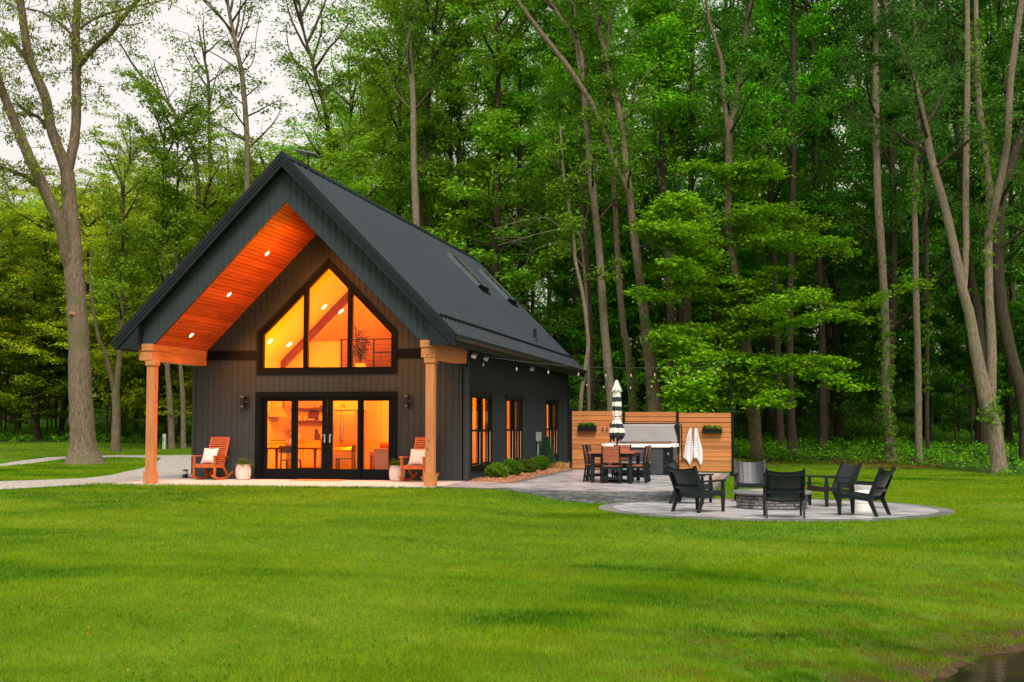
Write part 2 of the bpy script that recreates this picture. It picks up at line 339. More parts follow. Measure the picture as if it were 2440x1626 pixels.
# gravel driveway
def cut_sheet(name, poly, zf, mt, step=.5, **kw):
    bm = bmesh.new(); vs = [bm.verts.new((p[0], p[1], 0)) for p in poly]; bm.faces.new(vs)
    xs_ = [p[0] for p in poly]; ys_ = [p[1] for p in poly]
    for ax, lo, hi in ((0, min(xs_), max(xs_)), (1, min(ys_), max(ys_))):
        t = lo+step
        while t < hi:
            co = Vector((t, 0, 0)) if ax == 0 else Vector((0, t, 0)); no = Vector((1, 0, 0)) if ax == 0 else Vector((0, 1, 0))
            bmesh.ops.bisect_plane(bm, geom=bm.verts[:]+bm.edges[:]+bm.faces[:], plane_co=co, plane_no=no); t += step
    for v in bm.verts: v.co.z = zf(v.co.x, v.co.y)
    bmesh.ops.triangulate(bm, faces=[f for f in bm.faces if len(f.verts) > 4])
    me = bpy.data.meshes.new(name); bm.to_mesh(me); bm.free(); me.materials.append(mt)
    for p in me.polygons:
        if p.normal.z < 0: p.flip()
    o = bpy.data.objects.new(name, me); col.objects.link(o); return tag(o, **kw)
m, nt, b = newmat('pale_gravel'); tc = N(nt, 'TexCoord'); vo = N(nt, 'TexVoronoi'); vo.inputs['Scale'].default_value = 26; nt.links.new(tc.outputs['Object'], vo.inputs['Vector'])
c1 = ramp(nt, vo.outputs['Color'], [(.1, (.22, .19, .165)), (.5, (.40, .36, .325)), (.9, (.58, .54, .50))]); nt.links.new(c1, b.inputs['Base Color']); b.inputs['Roughness'].default_value = .9
bp = N(nt, 'Bump'); bp.inputs['Strength'].default_value = .8; bp.inputs['Distance'].default_value = .03; nt.links.new(vo.outputs['Distance'], bp.inputs['Height']); bp.invert = True; nt.links.new(bp.outputs[0], b.inputs['Normal'])
M['gravel'] = m
cut_sheet('gravel_driveway', GRAVEL, lambda x, y: gz(x, y)+.008, m, .6, kind='structure')

# porch slab
MB().box(-.55, -3.12, -.25, 7.296, .0, .0).build('porch_slab', M['concrete'], bevel=.01, kind='structure')
MB().box(-1.3, -.7, -.22, -.553, 1.2, -.006).build('side_step_slab', M['concrete'], bevel=.01, kind='structure')

# stamped concrete
def stamped(name, c_lo, c_mid, c_hi, warm):
    m, nt, b = newmat(name); tc = N(nt, 'TexCoord'); mp = N(nt, 'Mapping'); mp.inputs['Scale'].default_value = (1.0, 3.2, 1); nt.links.new(tc.outputs['Object'], mp.inputs[0])
    f1 = noise(nt, mp.outputs[0], 1.3, 9, .72, .9); c = ramp(nt, f1, [(.36, c_lo), (.45, c_mid), (.56, c_hi)])
    f2 = noise(nt, tc.outputs['Object'], .35, 3); wv = ramp(nt, f2, [(.5, (1, 1, 1)), (.75, warm)])
    mm = N(nt, 'Mix'); mm.data_type = 'RGBA'; mm.blend_type = 'MULTIPLY'; mm.inputs[0].default_value = 1; nt.links.new(c, mm.inputs[6]); nt.links.new(wv, mm.inputs[7])
    nt.links.new(mm.outputs[2], b.inputs['Base Color']); rr = ramp(nt, f2, [(.35, (.16, .16, .16)), (.65, (.42, .42, .42))]); nt.links.new(rr, b.inputs['Roughness'])
    bp = N(nt, 'Bump'); bp.inputs['Strength'].default_value = .5; bp.inputs['Distance'].default_value = .012; nt.links.new(f1, bp.inputs['Height']); nt.links.new(bp.outputs[0], b.inputs['Normal']); return m
M['stamped'] = stamped('stamped_concrete', (.06, .065, .075), (.27, .277, .305), (.56, .575, .63), (1, .86, .76))
M['stamped_edge'] = stamped('stamped_concrete_border', (.09, .10, .11), (.17, .18, .19), (.25, .26, .27), (1, .95, .9))
m, nt, b = newmat('rough_stone_face'); tc = N(nt, 'TexCoord'); mp = N(nt, 'Mapping'); mp.inputs['Scale'].default_value = (1, 1, 3.5); nt.links.new(tc.outputs['Object'], mp.inputs[0])
f = noise(nt, mp.outputs[0], 5, 8, .7, .8); nt.links.new(ramp(nt, f, [(.3, (.045, .05, .055)), (.5, (.13, .135, .145)), (.7, (.27, .27, .28))]), b.inputs['Base Color']); b.inputs['Roughness'].default_value = .6
bp = N(nt, 'Bump'); bp.inputs['Strength'].default_value = 1; bp.inputs['Distance'].default_value = .06; nt.links.new(f, bp.inputs['Height']); nt.links.new(bp.outputs[0], b.inputs['Normal']); M['rock_face'] = m

def rough_edge(poly, idx, ztop, depth, name):
    """the broken-stone face of a slab edge along the polyline"""
    rng = np.random.default_rng(4); pts = []
    for a, b_ in zip(poly[:-1], poly[1:]):
        L = math.dist(a, b_); k = max(2, int(L/.07))
        for t in range(k): pts.append((a[0]+(b_[0]-a[0])*t/k, a[1]+(b_[1]-a[1])*t/k, (b_[1]-a[1])/L, -(b_[0]-a[0])/L))
    V_ = []; rows = 6
    for j in range(rows):
        for (x, y, nx_, ny_) in pts:
            o_ = 0.004 if j == 0 else .012+.03*rng.random()+.012*math.sin(j*2)
            V_.append((x+nx_*o_, y+ny_*o_, ztop(x, y)-.0 - depth*j/(rows-1)+(0 if j in (0,) else .01*rng.normal())))
    n_ = len(pts); V_ = np.array(V_); i_ = (np.arange(rows-1)[:, None]*n_+np.arange(n_-1)[None]).ravel()
    return np_mesh(name, V_, np.stack([i_, i_+1, i_+1+n_, i_+n_], 1), M['rock_face'])
pe = cut_sheet('patio', PATIO, lambda x, y: pave_z(x), M['stamped'], .6, kind='structure')
e1 = rough_edge([(7.3, -2.9), (8.6, -2.95), (9.4, -3.35), (10.2, -3.45), (11.2, -3.3), (11.9, -2.9), (12.6, -2.15), (13.31, -1.0), (13.31, 9.95)], None, lambda x, y: pave_z(x), .34, 'patio_edge'); tag(e1, kind='structure')
# darker border band of the patio, 4 mm proud
def band(poly, wdt, zf, name, dz=.004):
    mb = MB(); P_ = [Vector((p[0], p[1])) for p in poly]; inn = []
    for k in range(len(P_)):
        a = P_[max(k-1, 0)]; c_ = P_[min(k+1, len(P_)-1)]; d = (c_-a).normalized(); n_ = Vector((-d.y, d.x)); inn.append(P_[k]+n_*wdt)
    vs = []
    for p, q in zip(P_, inn): vs += [(p.x, p.y, zf(p.x, p.y)+dz), (q.x, q.y, zf(q.x, q.y)+dz)]
    mb.add(vs, [(2*k, 2*k+2, 2*k+3, 2*k+1) for k in range(len(P_)-1)]); return mb.build(name, M['stamped_edge'], kind='structure')
band([(8.42, 9.93), (8.42, -.3)], .16, lambda x, y: pave_z(x), 'patio_border')
band([(8.65, -2.95), (9.4, -3.34), (10.2, -3.44), (11.2, -3.29), (11.9, -2.89), (12.6, -2.14), (13.3, -1.0), (13.3, 9.93)], .22, lambda x, y: pave_z(x), 'patio_border')
# fire-pit circle
ring = [(FIRE[0]+3.2*math.cos(a), FIRE[1]+3.2*math.sin(a)) for a in np.linspace(0, 2*math.pi, 97)[:-1]]
cut_sheet('fire_circle_paving', ring, lambda x, y: -.296, M['stamped'], .8, kind='structure')
mb = MB(); n_ = 96
for k in range(n_):
    a0, a1 = 2*math.pi*k/n_, 2*math.pi*(k+1)/n_
    q = [(FIRE[0]+r_*math.cos(a), FIRE[1]+r_*math.sin(a)) for r_, a in ((3.2, a0), (3.5, a0), (3.5, a1), (3.2, a1))]
    mb.add([(*p, -.300) for p in q]+[(*q[1], -.45), (*q[2], -.45)], [(0, 1, 2, 3), (1, 4, 5, 2)])
mb.build('fire_circle_border', M['stamped_edge'], kind='structure')
# mulch bed
m, nt, b = newmat('wood_chip_mulch'); tc = N(nt, 'TexCoord'); vo = N(nt, 'TexVoronoi'); vo.inputs['Scale'].default_value = 22; nt.links.new(tc.outputs['Object'], vo.inputs['Vector'])
nt.links.new(ramp(nt, vo.outputs['Color'], [(.1, (.16, .07, .035)), (.5, (.42, .22, .13)), (.9, (.60, .38, .26))]), b.inputs['Base Color']); b.inputs['Roughness'].default_value = .9
bp = N(nt, 'Bump'); bp.inputs['Strength'].default_value = 1; bp.inputs['Distance'].default_value = .04; nt.links.new(vo.outputs['Distance'], bp.inputs['Height']); nt.links.new(bp.outputs[0], b.inputs['Normal']); M['mulch'] = m
BED = [(7.32, -.298), (8.418, -.298), (8.418, 15.4), (7.32, 15.4)]
cut_sheet('mulch_bed', BED, lambda x, y: -.012+(.05*math.sin(max(0, min(1, (x-7.1)/1.32))*math.pi)+.008*math.sin(y*5+x*9))*min(1, (y+.298)/.7)*min(1, max(0, (8.418-x)/.25)), M['mulch'], .16, kind='structure')
PORCH_W = 190; ROOM_W = 540
# ------------------------------------------------------------------ the cabin
W, L = 7.306, 15.38
K1 = 1.027; RZ, EX, EZ = 7.66, .489, 3.413            # roof slope, ridge height, eave overhang and height
RF, RB = -3.24, 16.02
K2 = 1.006; OA, OX = 6.587, .38                        # porch ceiling: apex height, springing
C2 = W/2
def zr(x, k=K1, top=RZ): return top-abs(x-C2)*k
def zc(x): return OA-abs(x-C2)*K2
house = thing('cabin', 'charcoal gable-roofed cabin with a glowing glazed front and open cedar-posted porch', 'cabin', (0, 0, 0))
H = house
PITCHB = .1625
def battens(mb, a, b, z0f, z1f, holes, y0, y1, axis='x'):
    """standing ribs of the siding between a and b; holes = list of functions x -> (z0, z1) or None"""
    n = int((b-a)/PITCHB); s0 = a+((b-a)-n*PITCHB)/2
    for i in range(n+1):
        x = s0+i*PITCHB; seg = [(z0f(x), z1f(x))]
        for h in holes:
            g_ = h(x)
            if g_ is None: continue
            new = []
            for (p, q) in seg:
                if g_[1] <= p or g_[0] >= q: new.append((p, q)); continue
                if g_[0] > p: new.append((p, g_[0]))
                if g_[1] < q: new.append((g_[1], q))
            seg = new
        for p, q in seg:
            if q-p < .03: continue
            if axis == 'x':
                mb.box(x-.011, y0, p, x+.011, y1, q)
                mb.box(x-.03, y0+(y1-y0)*.62, p, x+.03, y1+ (0), q)
            else: mb.box(y0, x-.011, p, y1, x+.011, q); mb.box(y0, x-.03, p, y0+(y1-y0)*.4, x+.03, q)
# openings of the front wall
PX0, PX1, PB, PS, PT = 1.75, 5.50, 2.672, 3.745, 5.61
DX0, DX1, DT = 1.74, 5.50, 2.22
IN = .13
pent_o = [(PX0, PB), (PX1, PB), (PX1, PS), (C2, PT), (PX0, PS)]
pent_i = [(PX0+IN, PB+IN), (PX1-IN, PB+IN), (PX1-IN, PS-.055), (C2, PT-IN*1.414), (PX0+IN, PS-.055)]
topx = lambda x: zc(x)+.12
front = MB(); outer = [(0, 0), (W, 0), (W, topx(W)), (C2, topx(C2)), (0, topx(0))]
hp = [(x, z) for x, z in pent_i]; hd = [(DX0+IN, .02), (DX1-IN, .02), (DX1-IN, DT-IN), (DX0+IN, DT-IN)]
front.holed(outer, [hp, hd], 0, .14)
fpent = lambda x: (PB, (PS+(PT-PS)*(1-abs(x-C2)/((PX1-PX0)/2)))) if PX0 < x < PX1 else None
fdoor = lambda x: (0, DT) if DX0 < x < DX1 else None
fband = lambda x: (3.05, 3.29) if (x < PX0 or x > PX1) else None
battens(front, .03, W-.03, lambda x: 0.03, topx, [fpent, fdoor, fband], -.016, 0)
front.box(-.02, -.03, 0, .06, 0, topx(0)); front.box(W-.06, -.03, 0, W+.02, 0, topx(W)-.2)      # corner boards
fw = front.build('gable_wall', M['siding'], H)
for (a, b_) in ((.05, PX0-.002), (PX1+.002, W-.05)):
    tb = MB()
    for j in range(4): tb.box(a, -.05+(j % 2)*.018, 3.05+j*.06, b_, -.001, 3.05+(j+1)*.06-.004)
    tb.build('wall_trim_band', M['trim'], H)
# side walls
WIN = [(.29, 2.67), (4.45, 6.83), (10.8, 13.16)]; WZ0, WZ1 = .24, 2.23
side = MB(); so = [(0, 0), (L, 0), (L, 3.30), (0, 3.30)]
side.holed(so, [[(a+.1, WZ0+.1), (b_-.1, WZ0+.1), (b_-.1, WZ1-.12), (a+.1, WZ1-.12)] for a, b_ in WIN], W-.14, W, 'x')
battens(side, .06, L-.04, lambda x: 0.02, lambda x: 3.28, [(lambda x, a=a, b_=b_: (WZ0, WZ1) if a < x < b_ else None) for a, b_ in WIN], W, W+.028, 'y')
side.box(W, 0, 0, W+.022, .07, 3.28); side.box(W, L-.07, 0, W+.022, L, 3.28)
side.build('eave_wall', M['siding'], H)
ls = MB(); ls.box(0, 0.145, 0, .14, L, 3.3); battens(ls, .1, L-.04, lambda x: .02, lambda x: 3.28, [], -.016, 0, 'y'); ls.build('eave_wall', M['siding'], H)
rw = MB(); rw.prism([(0, 0), (W, 0), (W, zr(W)-.35), (C2, RZ-.35), (0, zr(0)-.35)], L, L+.12); battens(rw, .03, W-.03, lambda x: .02, lambda x: zr(x)-.37, [], L+.12, L+.136); rw.build('gable_wall', M['siding'], H)
# roof
rf = MB(); TH = .26
rf.prism([(-EX+.02, EZ-.075), (C2, RZ-.075), (W+EX-.02, EZ-.075), (W+EX-.02, EZ-TH), (C2, RZ-TH), (-EX+.02, EZ-TH)], RF+.02, RB-.02)
roof = rf.build('roof', M['fascia'], H)
prof = []; yy = RF; RIB = .4064
k = 0
while yy < RB-.05:
    for dy, dz in ((0, 0), (.005, -.012), (.022, -.012), (.027, .020), (.050, .020), (.062, 0)): prof.append((yy+dy, dz))
    yy += RIB
prof.append((RB, 0)); prof = [p for p in prof if p[0] <= RB]
for sgn in (-1, 1):
    V_ = []; nvec = np.array([sgn*K1, 0, 1])/math.hypot(K1, 1)
    for t in (0, 1):
        x = C2+sgn*(C2+EX)*t; z = RZ-K1*abs(x-C2)
        for y, dz in prof: V_.append((x+nvec[0]*(dz+.004), y, z+nvec[2]*(dz+.004)))
    n_ = len(prof); i_ = np.arange(n_-1); F_ = np.stack([i_, i_+1, i_+1+n_, i_+n_], 1)
    if sgn > 0: F_ = F_[:, ::-1]
    np_mesh('roof_sheet', np.array(V_), F_, M['roof'], roof)
rc = MB(); 
for sgn in (-1, 1):   # folded ridge cap
    a = (C2, RZ+.055); q = (C2+sgn*.16, RZ+.055-.16*K1+.0)
    rc.prism([a, q, (q[0], q[1]-.012), (C2, RZ+.043)] if sgn > 0 else [a, (C2, RZ+.043), (q[0], q[1]-.012), q], RF-.03, RB+.03)
rc.build('ridge_cap', M['fascia'], roof)
# rake fascia, stepped profile, both gables
for (y0, y1, s_) in ((RF-.0, RF+.035, 1), (RB-.035, RB, -1)):
    fa = MB()
    for sgn in (-1, 1):
        xe = C2+sgn*(C2+EX)
        for (up_, dn, o_) in ((.035, -.10, .035), (-.10, -.19, .018), (-.19, -.30, 0)):
            ya, yb = (y0-o_, y1) if s_ > 0 else (y0, y1+o_)
            fa.prism([(C2, RZ+up_), (xe, EZ+up_), (xe, EZ+dn), (C2, RZ+dn)], ya, yb)
    fa.build('rake_fascia', M['fascia'], H)
# eave soffits, eave boxes at the porch gable
sf = MB()
sf.box(-EX+.03, RF+.04, 3.21, -.02, RB-.05, 3.235); sf.box(W+.02, RF+.04, 3.21, W+EX-.03, RB-.05, 3.235)
sf.box(-EX, RF+.035, 3.20, -EX+.03, RB-.04, EZ-.03); sf.box(W+EX-.03, RF+.035, 3.20, W+EX, RB-.04, EZ-.03)
for sgn in (-1, 1):
    xa, xb = (-EX+.031, .10) if sgn < 0 else (W-.10, W+EX-.031)
    pts = [(xa, 3.17), (xb, 3.17), (xb, zr(xb)-TH-.01), (xa, zr(xa)-TH-.01)]
    sf.prism(pts, RF+.036, RF+.06)
    sf.box(min(xa, xb) if sgn > 0 else xb-.02, RF+.06, 3.17, (min(xa, xb)+.02) if sgn > 0 else xb, -2.97, zr(xb if sgn < 0 else xa)-TH-.02)
sf.build('eave_soffit', M['fascia'], H)
# porch gable face
pg = MB(); YP = -2.96
zt = lambda x: zr(x)-TH-.004
poly = [(.10, zt(.10)), (C2, zt(C2)), (W-.10, zt(W-.10)), (W-.10, 3.297), (W-OX, 3.297), (C2, OA), (OX, 3.297), (.10, 3.297)]
pg.prism(poly, YP, YP+.10)
battens(pg, .12, W-.12, lambda x: (zc(x) if OX < x < W-OX else 3.3), lambda x: zt(x), [], YP-.016, YP)
for sgn in (-1, 1):   # drip trim along the lower edge
    xe = C2+sgn*(C2-OX); pg.prism([(C2, OA+.02), (xe, 3.297+.02), (xe, 3.297-.012), (C2, OA-.012)], YP-.022, YP+.012)
pg.build('porch_gable', M['siding'], H)
# porch ceiling: left and right slopes of boards
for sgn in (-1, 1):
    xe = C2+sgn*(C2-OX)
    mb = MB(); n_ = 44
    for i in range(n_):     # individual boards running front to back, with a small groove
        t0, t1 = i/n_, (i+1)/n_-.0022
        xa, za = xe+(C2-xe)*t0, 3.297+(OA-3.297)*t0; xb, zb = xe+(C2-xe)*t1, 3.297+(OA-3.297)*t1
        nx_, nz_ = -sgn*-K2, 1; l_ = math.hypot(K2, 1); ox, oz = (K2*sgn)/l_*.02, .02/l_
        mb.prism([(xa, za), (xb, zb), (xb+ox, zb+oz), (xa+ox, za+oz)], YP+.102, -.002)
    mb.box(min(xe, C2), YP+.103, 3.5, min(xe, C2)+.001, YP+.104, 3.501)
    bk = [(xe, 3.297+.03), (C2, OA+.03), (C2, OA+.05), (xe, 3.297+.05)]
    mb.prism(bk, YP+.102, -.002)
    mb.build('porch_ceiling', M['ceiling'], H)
# beams and posts
for sgn in (-1, 1):
    x0, x1 = (.0, .375) if sgn < 0 else (W-.375, W)
    mb = MB(); mb.box(x0, -3.02, 3.13, x1, -.005, 3.293); mb.box(x0+.018, -2.995, 2.90, x1-.018, -.005, 3.128); mb.build('porch_beam', M['cedar_beam'], H, bevel=.006)
    cx = .31 if sgn < 0 else 7.145; cy = -2.86
    mb = MB(); mb.box(cx-.10, cy-.10, .29, cx+.10, cy+.10, 2.78); mb.build('porch_post', M['cedar'], H, bevel=.008)
    p_ = col.objects[-1]
    mb = MB(); mb.box(cx-.128, cy-.128, 2.78, cx+.128, cy+.128, 2.898); mb.build('post_cap', M['cedar_beam'], p_, bevel=.006)
    mb = MB(); mb.box(cx-.128, cy-.128, .0, cx+.128, cy+.128, .29); mb.build('post_base', M['cedar_beam'], p_, bevel=.006)
# gutters and downspout
for sgn in (-1, 1):
    xe = W+EX if sgn > 0 else -EX
    q = [(xe, 3.38), (xe, 3.27), (xe+sgn*.07, 3.26), (xe+sgn*.12, 3.31), (xe+sgn*.125, 3.385), (xe+sgn*.112, 3.385), (xe+sgn*.108, 3.32), (xe+sgn*.065, 3.275), (xe+sgn*.012, 3.283), (xe+sgn*.012, 3.38)]
    mb = MB(); mb.prism(q, RF+.05, RB-.03); mb.prism(q[:6], RF+.045, RF+.05); mb.prism(q[:6], RB-.03, RB-.025); mb.build('gutter', M['fascia'], H)
mb = MB(); mb.tube([(W+EX+.06, 15.8, 3.27), (W+EX+.05, 15.8, 3.05), (W+.30, 15.55, 2.92), (W+.06, 15.32, 2.80), (W+.05, 15.3, 2.6), (W+.05, 15.3, .1)], .04, 8); mb.build('downspout', M['fascia'], H, smooth=True)
# snow guard: angle strip with teeth between the ribs
def roofp(x, up_=0): n_ = 1/math.hypot(K1, 1); return (x+K1*n_*up_, RZ-K1*(x-C2)+n_*up_)
mb = MB(); xg = 7.385
a = roofp(xg, .02); b_ = roofp(xg-.012, .065); 
yy = RF+.25
while yy < RB-.2:
    p0, p1, p2 = roofp(xg, .004), roofp(xg, .06), roofp(xg-.05, .004)
    mb.add([(p0[0], yy+.02, p0[1]), (p0[0], yy+.28, p0[1]), (p1[0], yy+.28, p1[1]), (p1[0], yy+.02, p1[1]), (p2[0], yy+.02, p2[1]), (p2[0], yy+.28, p2[1])], [(0, 1, 2, 3), (3, 2, 5, 4), (0, 3, 4), (1, 5, 2)])
    yy += .4064
p1, p2 = roofp(xg, .055), roofp(xg-.0, .075)
mb.prism([roofp(xg-.03, .045), roofp(xg+.0, .045), roofp(xg, .062), roofp(xg-.03, .062)], RF+.2, RB-.2)
mb.build('snow_guard', M['fascia'], H)
# skylights
M['sky_glass'] = mat('skylight_glass', (.03, .06, .025), .04, .3, 2, spec=1)  # green reflection painted into the base colour of the dark glass
M['frame_sky'] = mat('skylight_frame', (.13, .15, .17), .35, .1, 5, metal=.3)
M['frame_grey'] = mat('grey_aluminium', (.30, .32, .33), .35, .1, 5, metal=.3)
for (x0, x1, y0, y1) in ((4.46, 5.50, 8.75, 9.85), (4.46, 5.50, 13.25, 14.45)):
    mb = MB()
    for (xa, xb, ya, yb) in ((x0, x0+.05, y0, y1), (x1-.05, x1, y0, y1), (x0+.05, x1-.05, y0, y0+.045), (x0+.05, x1-.05, y1-.045, y1)):
        c_ = [roofp(xa, .0), roofp(xb, .0), roofp(xb, .12), roofp(xa, .12)]; mb.prism(c_, ya, yb)
    s_ = mb.build('skylight', M['frame_sky'], H)
    mb = MB(); mb.prism([roofp(x0+.05, .095), roofp(x1-.05, .095), roofp(x1-.05, .105), roofp(x0+.05, .105)], y0+.045, y1-.045); mb.build('pane', M['sky_glass'], s_)
    mb = MB(); mb.prism([roofp(x1, .0), roofp(x1+.06, .0), roofp(x1+.05, .09), roofp(x1, .13)], y0-.03, y1+.03)
    mb.prism([roofp(x1+.06, .02), roofp(x1+.16, .004), roofp(x1+.16, .03), roofp(x1+.06, .04)], y0-.08, y1+.08); mb.build('flashing', M['trim'], s_)
mb = MB(); px, pz = roofp(7.07); mb.tube([(px, 10.26, pz-.05), (px, 10.26, pz+.36)], .055, 12); mb.lathe([(.12, 0), (.09, .05), (.06, .09)], 12, (px, 10.26, pz-.02)); mb.build('vent_pipe', M['fascia'], H, smooth=True)
# recessed porch lights: three in each slope
for sgn in (-1, 1):
    for t in (.09, .39, .69):
        xe = C2+sgn*(C2-OX); x = xe+(C2-xe)*t; z = 3.297+(OA-3.297)*t; nrm = Vector((-sgn*K2, 0, -1)).normalized()
        q = nrm.to_track_quat('Z', 'Y').to_matrix().to_4x4(); q.translation = Vector((x, -1.6, z))
        mb = MB(); mb.lathe([(.085, -.005), (.085, .012), (.066, .014), (.06, .004)], 20, M=q); f_ = mb.build('porch_light', M['white'], H, smooth=True)
        mb = MB(); mb.lathe([(.058, .005), (.056, .011)], 20, M=q); mb.build('lens', M['lit'], f_)
        ld = bpy.data.lights.new('porch_light_lamp', 'SPOT'); lo = bpy.data.objects.new('porch_light_lamp', ld); col.objects.link(lo); lo.parent = f_
        ld.energy = PORCH_W; ld.color = (1, .30, .05); ld.spot_size = R(165); ld.spot_blend = .6; ld.shadow_soft_size = .06
        lo.location = Vector((x, -1.6, z))+nrm*.05; lo.rotation_euler = (-nrm).to_track_quat('Z', 'Y').to_euler()
# pentagon window
wm = MB()
def frame_poly(mb, po, pi_, y0, y1):
    n_ = len(po)
    for i in range(n_):
        a, b_ = po[i], po[(i+1) % n_]; c_, d_ = pi_[(i+1) % n_], pi_[i]
        mb.prism([a, b_, c_, d_], y0, y1)
def inset(poly, dx):   # pentagon inset by d
    x0, z0 = poly[0]; x1 = poly[1][0]; zs = poly[2][1]; zt_ = poly[3][1]
    return [(x0+dx, z0+dx), (x1-dx, z0+dx), (x1-dx, zs-dx*.42), (C2, zt_-dx*1.414), (x0+dx, zs-dx*.42)]
frame_poly(wm, pent_o, inset(pent_o, .085), -.055, .0); i1 = inset(pent_o, .085); frame_poly(wm, i1, inset(pent_o, .13), -.03, .02)
i2 = inset(pent_o, .13); frame_poly(wm, i2, inset(pent_o, .17), -.012, .10)
for xm in (3.06, 4.24):
    zt_ = PS+(PT-PS)*(1-abs(xm-C2)/((PX1-PX0)/2))-.14
    wm.box(xm-.062, -.022, PB+.15, xm+.062, .095, zt_); wm.box(xm-.03, -.035, PB+.15, xm+.03, -.022, zt_)
win = wm.build('gable_window', M['trim'], H)
i3 = inset(pent_o, .155)
def top_in(x): return i3[2][1]+(i3[3][1]-i3[2][1])*(1-abs(x-C2)/(C2-i3[0][0]))
for (a, b_) in ((i3[0][0], 3.0), (3.12, 4.18), (4.30, i3[1][0])):
    p_ = [(a, i3[0][1]), (b_, i3[0][1]), (b_, top_in(b_))]+([(C2, i3[3][1])] if a < C2 < b_ else [])+[(a, top_in(a))]
    MB().prism(p_, .04, .05).build('pane', M['glass'], win)
# patio doors
dm = MB()
dm.box(DX0, -.06, 0, DX0+.13, 0, DT-.13); dm.box(DX1-.13, -.06, 0, DX1, 0, DT-.13); dm.box(DX0, -.06, DT-.13, DX1, 0, DT)
dm.box(DX0+.13, -.035, 0.03, DX0+.17, .12, DT-.13); dm.box(DX1-.17, -.035, .03, DX1-.13, .12, DT-.13); dm.box(DX0+.13, -.035, DT-.17, DX1-.13, .12, DT-.131)
dm.box(DX0+.131, -.04, .001, DX1-.131, .12, .03)
dm.box(2.745, -.03, .03, 2.80, .10, DT-.17); dm.box(4.50, -.03, .03, 4.55, .10, DT-.17)
door = dm.build('patio_door', M['trim'], H)
for i, (a, b_, g0, g1) in enumerate(((1.91, 2.745, 2.02, 2.68), (2.80, 3.655, 2.87, 3.52), (3.665, 4.50, 3.80, 4.46), (4.55, 5.33, 4.60, 5.26))):
    y0, y1 = (-.012, .035) if i in (1, 2) else (.035, .08)
    mb = MB(); mb.box(a, y0, .032, g0, y1, DT-.172); mb.box(g1, y0, .032, b_, y1, DT-.172); mb.box(g0, y0, .032, g1, y1, .27); mb.box(g0, y0, 1.985, g1, y1, DT-.172)
    mb.build('door_panel', M['trim'], door)
    MB().box(g0, y0+.02, .27, g1, y0+.026, 1.985).build('pane', M['glass'], door)
for x in (3.595, 3.735):
    mb = MB(); mb.box(x-.018, -.024, .93, x+.018, -.0121, 1.15); mb.bar((x, -.05, 1.12), (x-.09 if x < 3.66 else x+.07, -.05, 1.125), .014, .014); mb.bar((x, -.012, 1.12), (x, -.055, 1.12), .014, .014)
    mb.lathe([(.017, 0), (.017, .03), (.008, .034)], 12, M=Matrix.Translation((x, -.012, .98)) @ Matrix.Rotation(R(90), 4, 'X')); mb.build('handle', M['chrome'], door, smooth=True)
mb = MB(); mb.box(3.0, -.80, .001, 4.25, -.14, .016); mb.build('doormat', mat('coir_mat', (.50, .22, .07), .95, .3, 40, .5, 120), None)
mb.v; o = col.objects[-1]; tag(o, 'flat orange-brown coir doormat in front of the glazed doors', 'doormat')
M['frame_dark'] = mat('dull_lamp_glass', (.12, .10, .085), .3, .1, 5)
# wall sconces, unlit
for x in (1.45, 5.81):
    mb = MB(); mb.box(x-.02, -.035, 1.80, x+.105, -.017, 2.13); mb.bar((x+.06, -.03, 1.97), (x-.03, -.10, 1.97), .05, .06); s_ = mb.build('wall_lamp', M['lamp_black'], H)
    mb = MB(); mb.lathe([(.045, 0), (.045, .13), (.052, .13), (.052, .27), (.045, .27), (.045, .31), (.047, .34)], 20, (x-.05, -.13, 1.80)); mb.build('lamp_shade', M['lamp_black'], s_, smooth=True)
    MB().lathe([(.0465, 0), (.0465, .05)], 20, (x-.05, -.13, 2.075)).build('lens', M['frame_dark'], s_, smooth=True); MB().lathe([(.046, 0), (.046, .035)], 20, (x-.05, -.13, 1.83)).build('lens', M['frame_dark'], s_, smooth=True)
# side windows: twin double-hung
M['curtain'] = mat('pale_frame', (.50, .47, .44), .6, .06, 5)
for (a, b_) in WIN:
    mb = MB()
    mb.box(W, a-.02, WZ1-.12, W+.05, b_+.02, WZ1); mb.box(W, a, WZ0, W+.035, a+.10, WZ1-.12); mb.box(W, b_-.10, WZ0, W+.035, b_, WZ1-.12); mb.box(W, a+.1, WZ0, W+.045, b_-.1, WZ0+.12)
    cm = (a+b_)/2; mb.box(W-.10, cm-.10, WZ0+.12, W+.03, cm+.10, WZ1-.12)
    wn_ = mb.build('window', M['trim'], H)
    for (p, q) in ((a+.10, cm-.10), (cm+.10, b_-.10)):
        fr = MB(); z0, z1 = WZ0+.12, WZ1-.12; zm = (z0+z1)/2
        for (za, zb, x0, x1) in ((z0, zm+.02, W-.06, W-.03), (zm-.02, z1, W-.03, W-.005)):
            fr.box(x0, p, za, x1, p+.045, zb); fr.box(x0, q-.045, za, x1, q, zb); fr.box(x0, p+.045, za, x1, q-.045, za+.05); fr.box(x0, p+.045, zb-.045, x1, q-.045, zb)
        fr.build('sash', M['trim'], wn_)
        gm = MB(); gm.box(W-.048, p+.045, z0+.05, W-.044, q-.045, zm); gm.box(W-.02, p+.045, zm+.02, W-.016, q-.045, z1-.045); gm.build('pane', M['glass_side'], wn_)
        sc_ = MB(); sc_.box(W-.08, q-.06, z0+.03, W-.0615, q-.0, zm); sc_.box(W-.004, q-.05, z0+.03, W+.004, q-.004, zm-.03); sc_.build('screen_rail', M['curtain'], wn_)
